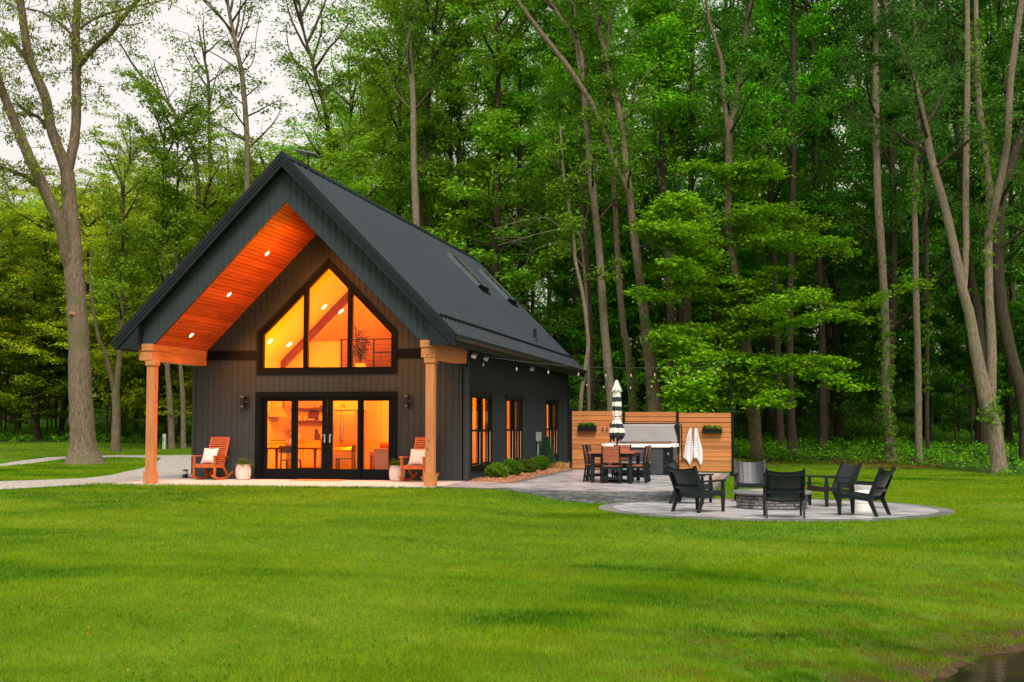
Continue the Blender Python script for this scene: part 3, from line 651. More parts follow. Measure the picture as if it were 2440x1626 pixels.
# electrical box, conduit, flood lights, outlet
mb = MB(); mb.box(W+.02, 9.02, .87, W+.13, 9.40, 1.16); mb.box(W+.13, 9.04, .90, W+.137, 9.38, 1.14); mb.tube([(W+.07, 9.12, .87), (W+.07, 9.12, .0)], .025, 8); mb.build('meter_box', mat('grey_box', (.34, .38, .38), .5, .08, 5), H, bevel=.006)
mb = MB(); mb.box(1.06-.35, -.05, .28, 1.19-.35, -.017, .45); mb.build('outlet_cover', M['frame_grey'], H)
for i, (y, dz) in enumerate(((.02, 0), (1.36, 0.04), (7.68, .0))):
    mb = MB(); q = Matrix.Translation((W+.16, y, 3.10)) @ Matrix.Rotation(R(35), 4, 'X') @ Matrix.Rotation(R(25), 4, 'Y'); mb.box(-.06, -.07, -.045, .06, .05, .05, q); mb.tube([(W+.16, y, 3.10), (W+.16, y+.02, 3.155)], .012, 6); mb.build('flood_light', M['white'], H, bevel=.01)

# ------------------------------------------------------------------ inside the cabin
inn = MB(); wi = .145
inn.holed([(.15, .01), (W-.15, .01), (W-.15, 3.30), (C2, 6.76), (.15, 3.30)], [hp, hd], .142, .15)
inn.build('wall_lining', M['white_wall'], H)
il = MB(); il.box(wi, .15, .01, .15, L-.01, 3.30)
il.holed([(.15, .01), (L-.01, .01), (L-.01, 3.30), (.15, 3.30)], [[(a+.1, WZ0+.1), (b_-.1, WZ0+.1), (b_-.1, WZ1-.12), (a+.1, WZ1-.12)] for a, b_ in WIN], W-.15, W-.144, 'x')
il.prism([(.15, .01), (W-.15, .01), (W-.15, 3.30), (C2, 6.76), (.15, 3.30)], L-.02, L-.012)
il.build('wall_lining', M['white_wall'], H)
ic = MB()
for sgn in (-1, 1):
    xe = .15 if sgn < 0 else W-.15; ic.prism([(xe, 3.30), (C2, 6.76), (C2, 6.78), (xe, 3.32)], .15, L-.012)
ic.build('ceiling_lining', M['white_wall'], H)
fl = MB(); fl.box(.0, .13, -.1, W-.0, L, .008); fl.build('floor', wood('plank_floor', (.40, .24, .12), (.28, .15, .07), (2, 14, 14), .4, knots=False), H)
lf = MB(); lf.box(.15, 5.8, 2.68, W-.15, L-.02, 2.95); lf.box(.16, 6.62, .01, 2.98, 6.72, 2.68); lf.box(3.0, 6.62, .01, W-.15, 6.72, 2.68); lf.box(.16, 5.9, 2.95, 1.9, 5.98, 3.9) 
lf.build('loft', M['white_wall'], H)
rl = MB(); 
for x in (1.98, 3.0, 4.0, 5.2, 6.4): rl.box(x-.02, 5.82, 2.95, x+.02, 5.86, 3.93)
rl.box(1.93, 5.815, 3.93, W-.2, 5.865, 3.96)
for j in range(7): rl.tube([(1.98, 5.84, 3.06+j*.12), (W-.2, 5.84, 3.06+j*.12)], .0035, 4)
rl.build('loft_railing', M['steel_black'], H)
rb = MB(); 
M['rafter'] = wood('stained_rafter', (.20, .05, .012), (.11, .025, .008), (6, 20, 6), .5)
for yq in (5.55,):
    rb.prism([(.16, 3.28), (C2, 6.72), (W-.16, 3.28), (W-.16, 3.04), (C2, 6.46), (.16, 3.04)], yq, yq+.18)
rb.build('exposed_rafter', M['rafter'], H)
# interior recessed lights on the left ceiling slope, seen through the gable window
nI = np.array([3.46/(C2-.15), 0, -1.0]); nI /= np.linalg.norm(nI)
for (px, py) in ((643.9, 813), (689.3, 821), (772.6, 731.5), (812.5, 742), (734, 826)):
    q_ = at_plane(px, py, nI, (.15, 0, 3.30)); nrm = Vector(nI)
    T = nrm.to_track_quat('Z', 'Y').to_matrix().to_4x4(); T.translation = Vector(q_)
    mb = MB(); mb.lathe([(.09, .0), (.088, .012), (.07, .014)], 18, M=T); mb.build('ceiling_light', M['lit_in'], H)
for (x, y, z, e, s_) in ((4.3, 3.0, 3.7, .36, .45), (5.2, 2.6, 2.4, .34, .25), (1.6, 3.6, 2.45, .5, .2), (4.6, 5.0, 2.4, .45, .2), (4.6, 9.5, 4.4, .45, .4), (5.6, 9.0, 2.3, .6, .2), (5.4, 12.8, 2.3, .6, .2)):
    ld = bpy.data.lights.new('room_lamp', 'POINT'); lo = bpy.data.objects.new('room_lamp', ld); col.objects.link(lo); lo.parent = H
    ld.energy = ROOM_W*e; ld.color = (1, .225, .003) if z > 3 else (1, .285, .004); ld.shadow_soft_size = s_; lo.location = (x, y, z)
# ------------------------------------------------------------------ furniture seen through the glass
HP = M
cab = M['cabinet']
t = thing('range_hood', 'steel chimney range hood over the kitchen counter', 'range hood', (.5, 5.0, 0))
MB().add([(-.34, -.42, 1.62), (.30, -.42, 1.62), (.30, .42, 1.62), (-.34, .42, 1.62), (-.34, -.15, 1.9), (.0, -.15, 1.9), (.0, .15, 1.9), (-.34, .15, 1.9)], [(0, 3, 2, 1), (4, 5, 6, 7), (0, 1, 5, 4), (1, 2, 6, 5), (2, 3, 7, 6), (3, 0, 4, 7)]).build('canopy', M['chrome'], t)
MB().box(-.34, -.14, 1.9, -.01, .14, 2.67).build('chimney', M['chrome'], t)
t = thing('kitchen_counter', 'white shaker kitchen counter along the left wall and back', 'kitchen counter', (0, 0, 0))
MB().box(.155, 1.6, .10, .76, 4.55, .88).box(.155, 5.45, .10, .76, 6.6, .88).box(.76, 5.98, .10, 1.30, 6.6, .88).build('cabinet', cab, t)
MB().box(.155, 1.55, .88, .80, 4.55, .92).box(.155, 5.45, .88, .80, 6.6, .92).box(.80, 5.95, .88, 1.31, 6.6, .92).build('worktop', mat('cream_worktop', (.75, .58, .3), .3, .05, 4), t)
mb = MB()
for y in (2.0, 2.7, 3.4, 4.1): mb.box(.762, y-.3, .70, .772, y+.3, .86); mb.box(.762, y-.3, .14, .772, y+.3, .67)
mb.box(.82, 5.965, .14, 1.26, 5.978, .84); mb.build('drawer_front', cab, t)
mb = MB()
for y in (2.0, 2.7, 3.4, 4.1): mb.bar((.79, y-.07, .78), (.79, y+.07, .78), .012, .012)
mb.build('handle', M['steel_black'], t)
t = thing('gas_range', 'steel gas range with dark burners beside the counter', 'range', (.46, 5.0, 0))
MB().box(-.30, -.44, .05, .32, .44, .90).build('oven_body', M['chrome'], t); mb = MB()
mb.box(-.28, -.42, .90, .28, .42, .915)
for y in (-.25, 0, .25): mb.box(-.22, y-.1, .915, .22, y+.1, .94)
mb.build('burner_grate', M['steel_black'], t); mb = MB()
for k in range(5): mb.lathe([(.025, 0), (.022, .04)], 10, M=Matrix.Translation((.32, -.3+k*.15, .82)) @ Matrix.Rotation(R(90), 4, 'Y'))
mb.build('knob', M['steel_black'], t)
# shelves and their things
for z, lb in ((1.83, 'upper red-brown floating shelf in the kitchen'), (1.44, 'lower red-brown floating shelf holding stacked dishes')):
    o = MB().box(.2, 6.36, z, 1.30, 6.615, z+.07).build('wall_shelf', M['rafter'], None); tag(o, lb, 'shelf', 'kitchen wall shelves')
def bowl(x, y, z, r, h, lb, m_='cabinet', cat='bowl', grp=None):
    o = MB().lathe([(r*.45, 0), (r*.8, h*.5), (r, h), (r*.95, h), (r*.7, h*.5), (.01, h*.15)], 18).build('bowl', M[m_], None, smooth=True); o.location = (x, y, z); tag(o, lb, cat, grp); return o
bowl(1.02, 6.47, 1.901, .14, .10, 'wide shallow bowl on the upper kitchen shelf')
o = MB().lathe([(.17, 0), (.17, .02)], 28, M=Matrix.Rotation(R(78), 4, 'X')).build('round_board', M['rafter'], None); o.location = (.86, 6.53, 1.69); tag(o, 'round dark wooden board leaning on the lower kitchen shelf', 'board')
for k, (x, r_, h_) in enumerate(((.45, .10, .15), (.62, .07, .13), (.82, .13, .06), (1.16, .11, .16))):
    o = MB().lathe([(r_*.8, 0), (r_, h_*.3), (r_, h_)], 18).build('dish_stack', M['cabinet'], None, smooth=True); o.location = (x, 6.45, 1.511)
    tag(o, ['tall pale dish stack at the left end of the lower shelf', 'small pale cup stack beside the tall dish stack', 'low stack of plates in front of the round board', 'pale dish stack at the right end of the lower shelf'][k], 'dishes', 'dishes on the lower shelf')
t = thing('knife_block', 'knife block with black handles on the back counter', 'knife block', (1.08, 6.25, .92)); MB().box(-.06, -.08, 0, .06, .08, .2).build('block', M['rafter'], t)
mb = MB()
for k in range(4): mb.bar((-.04+k*.027, -.02, .2), (-.045+k*.03, -.05, .33), .016, .02)
mb.build('handle', M['steel_black'], t)
o = MB().box(.30, 6.1, .921, .62, 6.35, 1.13).build('toaster', M['cabinet'], None, bevel=.03); tag(o, 'cream toaster on the back counter', 'toaster')
# refrigerator
t = thing('refrigerator', 'tall steel double-door refrigerator with a water dispenser', 'refrigerator', (2.06, 6.0, 0))
MB().box(-.46, -.30, .05, .46, .55, 1.80).build('body', M['chrome'], t)
MB().box(-.455, -.36, .74, -.004, -.301, 1.79).box(.004, -.36, .74, .455, -.301, 1.79).box(-.455, -.36, .08, .455, -.301, .72).build('door', M['chrome'], t, bevel=.008)
mb = MB()
for x in (-.05, .05): mb.tube([(x, -.40, .86), (x, -.41, .9), (x, -.41, 1.62), (x, -.38, 1.66)], .013, 8)
mb.tube([(-.38, -.41, .66), (.38, -.41, .66)], .013, 8); mb.build('handle', M['chrome'], t, smooth=True)
MB().box(-.40, -.368, 1.06, -.22, -.361, 1.36).build('dispenser', mat('dispenser_panel', (.25, .12, .07), .4), t)
MB().box(-.38, -.376, 1.36, -.28, -.361, 1.45).build('display', M['steel_black'], t)
o = MB().box(1.58, 5.80, 1.83, 2.55, 6.6, 2.6).build('wall_cabinet', cab, None); tag(o, 'white cabinet above the refrigerator', 'cabinet')
mb = MB(); 
for x in (2.03, 2.10): mb.box(x-.006, 5.775, 1.9, x+.006, 5.80, 2.02)
mb.build('handle', M['steel_black'], o)
o = MB().box(1.58, 6.0, .0, 1.594, 6.6, 1.83).build('side_panel', cab, bpy.data.objects['wall_cabinet'])
# tap
o = MB().tube([(.40, 3.2, .92), (.40, 3.2, 1.22), (.44, 3.2, 1.33), (.54, 3.2, 1.36), (.62, 3.2, 1.30), (.64, 3.2, 1.18)], .014, 8).build('kitchen_tap', M['steel_black'], None, smooth=True); tag(o, 'dark gooseneck tap over the left counter', 'tap')
# dining table, chairs, vase
t = thing('dining_table', 'dark wooden dining table inside the left doors', 'dining table', (1.85, 2.5, 0)); 
MB().box(-.8, -.45, .72, .8, .45, .76).build('tabletop', M['rafter'], t)
for sx in (-.7, .7):
    for sy in (-.37, .37): MB().taper((sx, sy, 0), (sx, sy, .72), (.045, .045), (.07, .07)).build('leg', M['rafter'], t)
def dchair(lb, loc, rz, first=[None]):
    if first[0] is None:
        t = thing('dining_chair', lb, 'chair', loc, rz, 'dark dining chairs indoors'); first[0] = t; m_ = M['poly_grey']
        MB().box(-.22, -.22, .43, .22, .22, .46).build('seat', m_, t, bevel=.01)
        mb = MB(); n_ = 8
        for i in range(n_):
            a0, a1 = -.26+.52*i/n_, -.26+.52*(i+1)/n_; f_ = lambda a: -.24-.06*math.cos(a*5)
            mb.add([(a0, f_(a0), .63), (a1, f_(a1), .63), (a1, f_(a1)-.02, .82), (a0, f_(a0)-.02, .82), (a0, f_(a0)+.02, .63), (a1, f_(a1)+.02, .63), (a1, f_(a1)-.0, .82), (a0, f_(a0)-.0, .82)], [(0, 1, 2, 3), (5, 4, 7, 6), (3, 2, 6, 7), (0, 4, 5, 1)])
        mb.build('backrest', m_, t)
        for sx in (-1, 1):
            MB().bar((sx*.2, .2, 0), (sx*.19, .19, .43), .035, .035).build('leg', m_, t); MB().bar((sx*.22, -.26, 0), (sx*.2, -.24, .72), .035, .035).build('leg', m_, t)
        return t
    c = copy_tree(first[0]); c.location = loc; c.rotation_euler = (0, 0, rz); c['label'] = lb; return c
dchair('dark dining chair with its back to the leftmost glass door', (2.1, 1.55, 0), R(4)); dchair('dark dining chair turned sideways behind the second door pane', (2.95, 3.4, 0), R(100))
t = thing('table_vase', 'round pale vase with wispy greenery on the dining table', 'vase', (1.72, 2.35, .761)); MB().lathe([(.05, 0), (.11, .04), (.135, .11), (.11, .18), (.05, .23), (.055, .25)], 20).build('vase', M['pot'], t, smooth=True)
# armchair, sofa, cushions, side table
t = thing('armchair', 'pale taupe armchair seen from behind through the right door', 'armchair', (4.85, 1.5, 0)); fb = mat('taupe_upholstery', (.42, .30, .25), .9, .06, 8, .2, 120)
MB().prism([(-.30, .06), (.38, .06), (.36, .76), (-.33, .78)], -.38, -.24).build('backrest', fb, t, bevel=.03); MB().box(-.34, -.24, .1, -.22, .4, .6).build('arm', fb, t, bevel=.03); MB().box(.26, -.24, .1, .38, .4, .6).build('arm', fb, t, bevel=.03); MB().box(-.22, -.24, .12, .26, .42, .44).build('seat', fb, t, bevel=.03)
for sx in (-.28, .32):
    for sy in (-.32, .34): MB().taper((sx, sy, 0), (sx, sy, .12), (.03, .03), (.05, .05)).build('leg', M['rafter'], t)
t = thing('sofa', 'brown sofa piled with cushions behind the armchair', 'sofa', (4.6, 4.4, 0)); sb_ = mat('brown_leather', (.30, .13, .07), .5, .15, 6)
MB().box(-1.0, -.42, .12, 1.0, .42, .45).build('seat', sb_, t, bevel=.04); MB().box(-1.0, .25, .45, 1.0, .45, .86).build('backrest', sb_, t, bevel=.04); MB().box(-1.12, -.42, .1, -1.0, .45, .64).build('arm', sb_, t, bevel=.03); MB().box(1.0, -.42, .1, 1.12, .45, .64).build('arm', sb_, t, bevel=.03)
for k, (x, c_, lb) in enumerate(((-.72, (.5, .14, .05), 'rust cushion at the left end of the sofa'), (-.42, (.7, .55, .35), 'cream cushion leaning next to the rust one on the sofa'), (-.05, (.45, .12, .05), 'dark rust cushion in the middle of the sofa'), (.36, (.72, .6, .4), 'pale cushion at the right of the sofa cushions'))):
    q = Matrix.Translation((4.6+x, 4.35, .68)) @ Matrix.Rotation(R(20), 4, 'X') @ Matrix.Rotation(R([5, 18, -10, 25][k]), 4, 'Y')
    o = MB().box(-.21, -.07, -.21, .21, .07, .21, q).build('cushion', mat('cushion_cloth_%s' % 'abcd'[k], c_, .9, .05), None, bevel=.06); tag(o, lb, 'cushion', 'cushions on the indoor sofa')
t = thing('side_table', 'small wooden side table between the sofa and the armchair', 'side table', (4.28, 2.5, 0)); MB().box(-.25, -.2, .52, .25, .2, .56).build('tabletop', M['rafter'], t)
for sx in (-.2, .2):
    for sy in (-.16, .16): MB().bar((sx*1.15, sy, 0), (sx, sy, .52), .035, .035).build('leg', M['rafter'], t)
o = MB().lathe([(.045, 0), (.045, .02), (.02, .022)], 16, M=Matrix.Translation((5.0, 6.61, 1.5)) @ Matrix.Rotation(R(90), 4, 'X')).build('thermostat', M['steel_black'], None); tag(o, 'small round dark thermostat on the indoor wall', 'thermostat')
o = MB().box(5.3, 6.58, .01, 5.36, 6.618, 2.2).box(5.95, 6.58, .01, 6.0, 6.618, 2.2).box(5.3, 6.58, 2.2, 6.0, 6.618, 2.26).build('door_trim', M['oak'], H)
# loft things behind the gable window
t = thing('loft_desk', 'small dark desk on the loft behind the railing', 'desk', (3.05, 6.6, 2.95)); MB().box(-.25, -.25, .62, .35, .25, .65).build('tabletop', M['steel_black'], t)
for sx in (-.1, .25): MB().bar((sx-.06, 0, 0), (sx+.04, 0, .62), .03, .03).build('leg', M['rafter'], t)
o = MB().box(.85, 5.86, 3.02, 1.25, 5.897, 3.14).build('wall_vent', mat('vent_grille', (.35, .3, .25), .6, .5, 40), None); tag(o, 'small slotted vent grille at the foot of the loft wall', 'vent')
o = MB().tube([(.62, 3.0, 3.88), (.62, 3.0, 2.2)], .006, 5).lathe([(.09, 0), (.085, .015), (.02, .03)], 16, (.62, 3.0, 3.12)).build('pendant_light', M['steel_black'], None); tag(o, 'thin dark pendant lamp hanging at the left of the gable window', 'pendant')
# ------------------------------------------------------------------ satellite dish
dx, dz = roofp(3.74, .0)
t = thing('satellite_dish', 'flat pale panel dish tilted on a thin mast at the front of the ridge', 'satellite dish', (dx, -1.75, dz))
MB().tube([(0, 0, -.02), (0, 0, .06), (.0, -.02, .36)], .02, 8).build('mast', M['steel_black'], t, smooth=True)
MB().box(-.12, -.10, -.02, .12, .10, .02, Matrix.Rotation(math.atan(K1), 4, 'Y')).build('mount', M['steel_black'], t)
q = Matrix.Translation((-.02, -.02, .38)) @ Matrix.Rotation(R(14), 4, 'Y') @ Matrix.Rotation(R(-8), 4, 'X'); MB().box(-.27, -.2, -.012, .27, .2, .012, q).build('panel', mat('dish_grey', (.22, .24, .26), .4, .05), t, bevel=.008)

# ------------------------------------------------------------------ porch rocking chairs
def rocker(lb, loc, rz):
    t = thing('rocking_chair', lb, 'rocking chair', loc, rz, 'rocking chairs on the porch'); m_ = M['red_wood']; w_ = .30     # faces local -Y
    rec = R(20)
    bk = lambda u: (0, .20+math.sin(rec)*u, .38+math.cos(rec)*u)
    mb = MB(); 
    for sx in (-1, 1): a, b_ = bk(-.05), bk(.72); mb.bar((sx*.255, a[1], a[2]), (sx*.255, b_[1], b_[2]), .04, .03, (0, 1, 0))
    for i in range(12):
        u = .03+i*.0575; a = bk(u); b_ = bk(u+.038); mb.add([(-.235, a[1]-.008, a[2]), (.235, a[1]-.008, a[2]), (.235, b_[1]-.008, b_[2]), (-.235, b_[1]-.008, b_[2]), (-.235, a[1]+.008, a[2]), (.235, a[1]+.008, a[2]), (.235, b_[1]+.008, b_[2]), (-.235, b_[1]+.008, b_[2])], [(0, 1, 2, 3), (5, 4, 7, 6), (3, 2, 6, 7), (1, 0, 4, 5)])
    a, b_ = bk(.70), bk(.73); mb.bar((-.275, a[1], bk(.715)[2]), (.275, a[1], bk(.715)[2]), .03, .045, (0, 0, 1)); mb.build('backrest', m_, t, bevel=.003)
    mb = MB()
    for i in range(7): y = -.27+i*.068; mb.box(-.25, y, .385-.012*i, .25, y+.052, .402-.012*i)
    mb.box(-.27, -.30, .31, .27, -.275, .405); mb.build('seat', m_, t, bevel=.003)
    for sx in (-1, 1):
        mb = MB(); mb.prism([(-.36, .59), (-.34, .615), (.0, .61), (.33, .575), (.33, .555), (0, .588), (-.34, .59)], sx*w_-.04, sx*w_+.04, 'x'); mb.build('armrest', m_, t, bevel=.004)
        MB().taper((sx*w_, -.28, .07), (sx*w_, -.28, .59), (.04, .05), (.045, .075)).build('leg', m_, t, bevel=.003)
        MB().bar((sx*w_, .02, .40), (sx*w_, .36, .08), .035, .06, (0, 1, 0)).build('leg', m_, t, bevel=.003)
        mb = MB(); mb.prism([(-.30, .40), (.14, .35), (.14, .29), (-.30, .32)], sx*(w_-.0)-.014, sx*w_+.014, 'x'); mb.build('seat_rail', m_, t)
        pts = []; n_ = 16
        for i in range(n_+1): y = -.40+.95*i/n_; pts.append((y, .0+.55*(y-.02)**2+.0))
        z0 = min(p[1] for p in pts); poly = [(p[0], p[1]-z0) for p in pts]+[(p[0], p[1]-z0+.06-.02*abs(p[0])) for p in pts[::-1]]
        MB().prism(poly, sx*w_-.02, sx*w_+.02, 'x').build('rocker_runner', m_, t, bevel=.003)
    return t
def pillow(name, lb, loc, rz, tilt, wv=.44, hv=.42, th=.13, m_='fabric_white', stripes=True):
    n_ = 16; V_ = []; F_ = []
    for s_ in (-1, 1):
        for j in range(n_+1):
            for i in range(n_+1):
                u, v = i/n_*2-1, j/n_*2-1; e = (1-abs(u)**2.6)*(1-abs(v)**2.6); pinch = 1-.09*(1-abs(v)**2) *0 ; 
                x = u*wv/2*(1-.07*(1-v*v)); z = v*hv/2*(1-.09*(1-u*u)); y = s_*th/2*max(0, e)**.55
                V_.append((x, y, z))
    k = (n_+1)**2
    for s_ in (0, 1):
        for j in range(n_):
            for i in range(n_): a = s_*k+j*(n_+1)+i; F_.append([a, a+1, a+n_+2, a+n_+1])
    o = np_mesh(name, np.array(V_), np.array(F_), M['striped_pillow'] if stripes else M[m_], smooth=True); o.location = loc; o.rotation_euler = (tilt, 0, rz); return o
m, nt, b = newmat('striped_pillow'); tc = N(nt, 'TexCoord'); sp = N(nt, 'SeparateXYZ'); nt.links.new(tc.outputs['Object'], sp.inputs[0])
a_ = N(nt, 'Math', operation='MULTIPLY'); a_.inputs[1].default_value = 11; nt.links.new(sp.outputs['X'], a_.inputs[0]); f_ = N(nt, 'Math', operation='FRACT'); nt.links.new(a_.outputs[0], f_.inputs[0])
nt.links.new(ramp(nt, f_.outputs[0], [(.0, (.40, .37, .36)), (.05, (.74, .70, .68)), (.95, (.74, .70, .68)), (1, (.40, .37, .36))]), b.inputs['Base Color']); b.inputs['Roughness'].default_value = .9; M['striped_pillow'] = m
rocker('oiled wooden rocking chair left of the doors, in front of bare siding', (.79, -.62, .0), R(-8))
rocker('oiled wooden rocking chair right of the doors, half hidden by the cedar post', (6.24, -.72, .0), R(-10))
for (x, y, lb) in ((.72, -.60, 'white striped pillow on the left rocking chair'), (6.20, -.70, 'white striped pillow on the rocking chair behind the post')):
    o = pillow('pillow', lb, (x+.02, y+.03, .60), R(-10), R(-22)); tag(o, lb, 'pillow', 'pillows on the rocking chairs')

# ------------------------------------------------------------------ leaves
def leafmat(name, rough=.5, trans=.4, base=None, sheen=.03):
    m, nt, b = newmat(name); nt.nodes.remove(b); out = nt.nodes['Material Output']
    at = N(nt, 'Attribute', attribute_name='rnd')
    if base is None: oi = N(nt, 'ObjectInfo'); basec = oi.outputs['Color']
    else: rgb = N(nt, 'RGB'); rgb.outputs[0].default_value = (*base, 1); basec = rgb.outputs[0]
    gm = N(nt, 'NewGeometry'); ns = N(nt, 'TexNoise'); ns.inputs['Scale'].default_value = .45; ns.inputs['Detail'].default_value = 2; nt.links.new(gm.outputs['Position'], ns.inputs['Vector'])
    mr_ = N(nt, 'MapRange'); mr_.inputs[3].default_value = .55; mr_.inputs[4].default_value = 1.55; nt.links.new(at.outputs['Fac'], mr_.inputs[0])
    mr2 = N(nt, 'MapRange'); mr2.inputs[1].default_value = .3; mr2.inputs[2].default_value = .7; mr2.inputs[3].default_value = .75; mr2.inputs[4].default_value = 1.3; nt.links.new(ns.outputs['Fac'], mr2.inputs[0])
    mm = N(nt, 'Math', operation='MULTIPLY'); nt.links.new(mr_.outputs[0], mm.inputs[0]); nt.links.new(mr2.outputs[0], mm.inputs[1])
    sc = N(nt, 'VectorMath', operation='SCALE'); nt.links.new(basec, sc.inputs[0]); nt.links.new(mm.outputs[0], sc.inputs['Scale'])
    hs = N(nt, 'HueSaturation'); nt.links.new(sc.outputs[0], hs.inputs['Color']); mh = N(nt, 'MapRange'); mh.inputs[3].default_value = .485; mh.inputs[4].default_value = .512
    wn = N(nt, 'TexWhiteNoise'); wn.noise_dimensions = '1D'; nt.links.new(at.outputs['Fac'], wn.inputs['W']); nt.links.new(wn.outputs['Value'], mh.inputs[0]); nt.links.new(mh.outputs[0], hs.inputs['Hue'])
    d = N(nt, 'BsdfDiffuse'); t_ = N(nt, 'BsdfTranslucent'); nt.links.new(hs.outputs[0], d.inputs[0]); nt.links.new(hs.outputs[0], t_.inputs[0])
    x_ = N(nt, 'MixShader'); x_.inputs[0].default_value = trans; nt.links.new(d.outputs[0], x_.inputs[1]); nt.links.new(t_.outputs[0], x_.inputs[2])
    if sheen:
        g_ = N(nt, 'BsdfGlossy'); g_.inputs['Roughness'].default_value = .42; fr = N(nt, 'Fresnel'); fr.inputs[0].default_value = 1.35; y_ = N(nt, 'MixShader')
        ms = N(nt, 'Math', operation='MULTIPLY'); ms.inputs[1].default_value = sheen*2.0; nt.links.new(fr.outputs[0], ms.inputs[0])
        nt.links.new(ms.outputs[0], y_.inputs[0]); nt.links.new(x_.outputs[0], y_.inputs[1]); nt.links.new(g_.outputs[0], y_.inputs[2]); x_ = y_
    nt.links.new(x_.outputs[0], out.inputs[0]); return m
M['leaf'] = leafmat('tree_leaves')
def leaf_geo(P, rng, size, tilt=.6, aspect=.55, droop=.25, lobes=1):
    """P (n,3) leaf bases -> quads; every leaf its own heading, tilt and length"""
    n = len(P); az = rng.uniform(0, 2*np.pi, n); el = rng.normal(-droop, .45, n)
    d = np.stack([np.cos(az)*np.cos(el), np.sin(az)*np.cos(el), np.sin(el)], 1)
    up = np.stack([rng.normal(0, tilt, n), rng.normal(0, tilt, n), np.ones(n)], 1)
    s = np.cross(d, up); s /= np.linalg.norm(s, axis=1, keepdims=True)+1e-9
    L_ = size*rng.uniform(.65, 1.3, n)[:, None]
    if lobes == 1:
        V = np.stack([P, P+d*L_*.45+s*L_*aspect/2, P+d*L_, P+d*L_*.45-s*L_*aspect/2], 1).reshape(-1, 3); F = np.arange(n*4).reshape(n, 4); return V, F, np.repeat(rng.random(n), 1)
    Vs = []; nrm = np.cross(s, d)
    for a in (-.95, 0, .95):
        dd = d*np.cos(a)+s*np.sin(a); ss = np.cross(dd, nrm); k = .78 if a else 1
        Vs.append(np.stack([P, P+dd*L_*.5*k+ss*L_*.22, P+dd*L_*k, P+dd*L_*.5*k-ss*L_*.22], 1))
    V = np.stack(Vs, 1).reshape(-1, 3); F = np.arange(n*12).reshape(n*3, 4); return V, F, np.repeat(rng.random(n), 3)
def leaves_obj(name, C_, rng, per, spread, size, parent=None, mt=None, flat=.55, color=None, **kw):
    C_ = np.asarray(C_, float); n = len(C_)*per; P = np.repeat(C_, per, 0)
    g_ = rng.normal(0, 1, (n, 3)); g_ /= np.linalg.norm(g_, axis=1, keepdims=True); g_ *= (rng.random(n)**.45)[:, None]*spread; g_[:, 2] *= flat
    V, F, r_ = leaf_geo(P+g_, rng, size, **kw); o = np_mesh(name, V, F, mt or M['leaf'], parent, {'rnd': r_})
    if color: o.color = (*color, 1)
    return o

# ------------------------------------------------------------------ potted ferns by the doors
def fern(lb, loc, seed):
    rng = np.random.default_rng(seed); t = thing('potted_fern', lb, 'potted plant', loc, 0, 'pots beside the glazed doors')
    MB().lathe([(.13, 0), (.17, .02), (.195, .12), (.2, .22), (.185, .32), (.165, .385), (.148, .385), (.16, .32), (.15, .30), (.01, .30)], 32).build('pot', M['pot'], t, smooth=True)
    V_ = []; F_ = []
    for k in range(110):
        az = rng.uniform(0, 6.283); ln = rng.uniform(.26, .46); e0 = rng.uniform(.5, 1.4); p = np.array([rng.normal(0, .04), rng.normal(0, .04), .33]); n_ = 12
        for i in range(n_):
            e = e0-1.9*(i/n_)**1.4; d = np.array([math.cos(az)*math.cos(e), math.sin(az)*math.cos(e), math.sin(e)]); s = np.array([-math.sin(az), math.cos(az), 0]); q_ = p+d*ln/n_
            wd = .032*math.sin(math.pi*min(1, (i+1.2)/n_))+.004
            for sg in (-1, 1):
                b0 = len(V_); V_ += [p, p+s*sg*wd+d*.008, p+s*sg*wd*.95+d*.016, p+d*.014]; F_.append([b0, b0+1, b0+2, b0+3])
            p = q_
    V_ = np.array(V_); r_ = rng.random(len(F_)); o = np_mesh('fronds', V_, np.array(F_), M['leaf'], t, {'rnd': r_}); o.color = (.10, .17, .02, 1)
fern('pale round pot of arching fern left of the glazed doors', (1.56, -.36, 0), 1); fern('pale round pot of fern right of the doors, behind the rocking chair', (5.62, -.40, 0), 2)
# loft plant
t = thing('loft_plant', 'tall spiky potted plant standing on the loft behind the gable window', 'potted plant', (2.72, 5.4, 2.95)); rng = np.random.default_rng(5)
MB().lathe([(.15, 0), (.17, .1), (.15, .25), (.1, .26)], 16).build('pot', M['pot'], t, smooth=True); mb = MB(); C_ = []
for k in range(7):
    a = k*.9; tip = (.20*math.cos(a)*(1+k % 3*.5), .1*math.sin(a), .92+.14*(k % 4)); mb.tube([(0, 0, .2), (.05*math.cos(a), .05*math.sin(a), .5), tip], .009, 5); 
    for q in np.linspace(.3, 1, 9): C_.append((tip[0]*q, tip[1]*q, .2+(tip[2]-.2)*q))
mb.build('stem', M['poly_black'], t); o = leaves_obj('leaves', C_, rng, 7, .05, .19, t, aspect=.12, tilt=1.0); o.color = (.05, .05, .015, 1)
# vase greenery indoors
o = leaves_obj('greenery', [(rng.normal(0, .1), rng.normal(0, .1), .42+rng.normal(0, .07)) for _ in range(40)], rng, 6, .07, .05, bpy.data.objects['table_vase'], aspect=.3); o.color = (.12, .08, .02, 1)

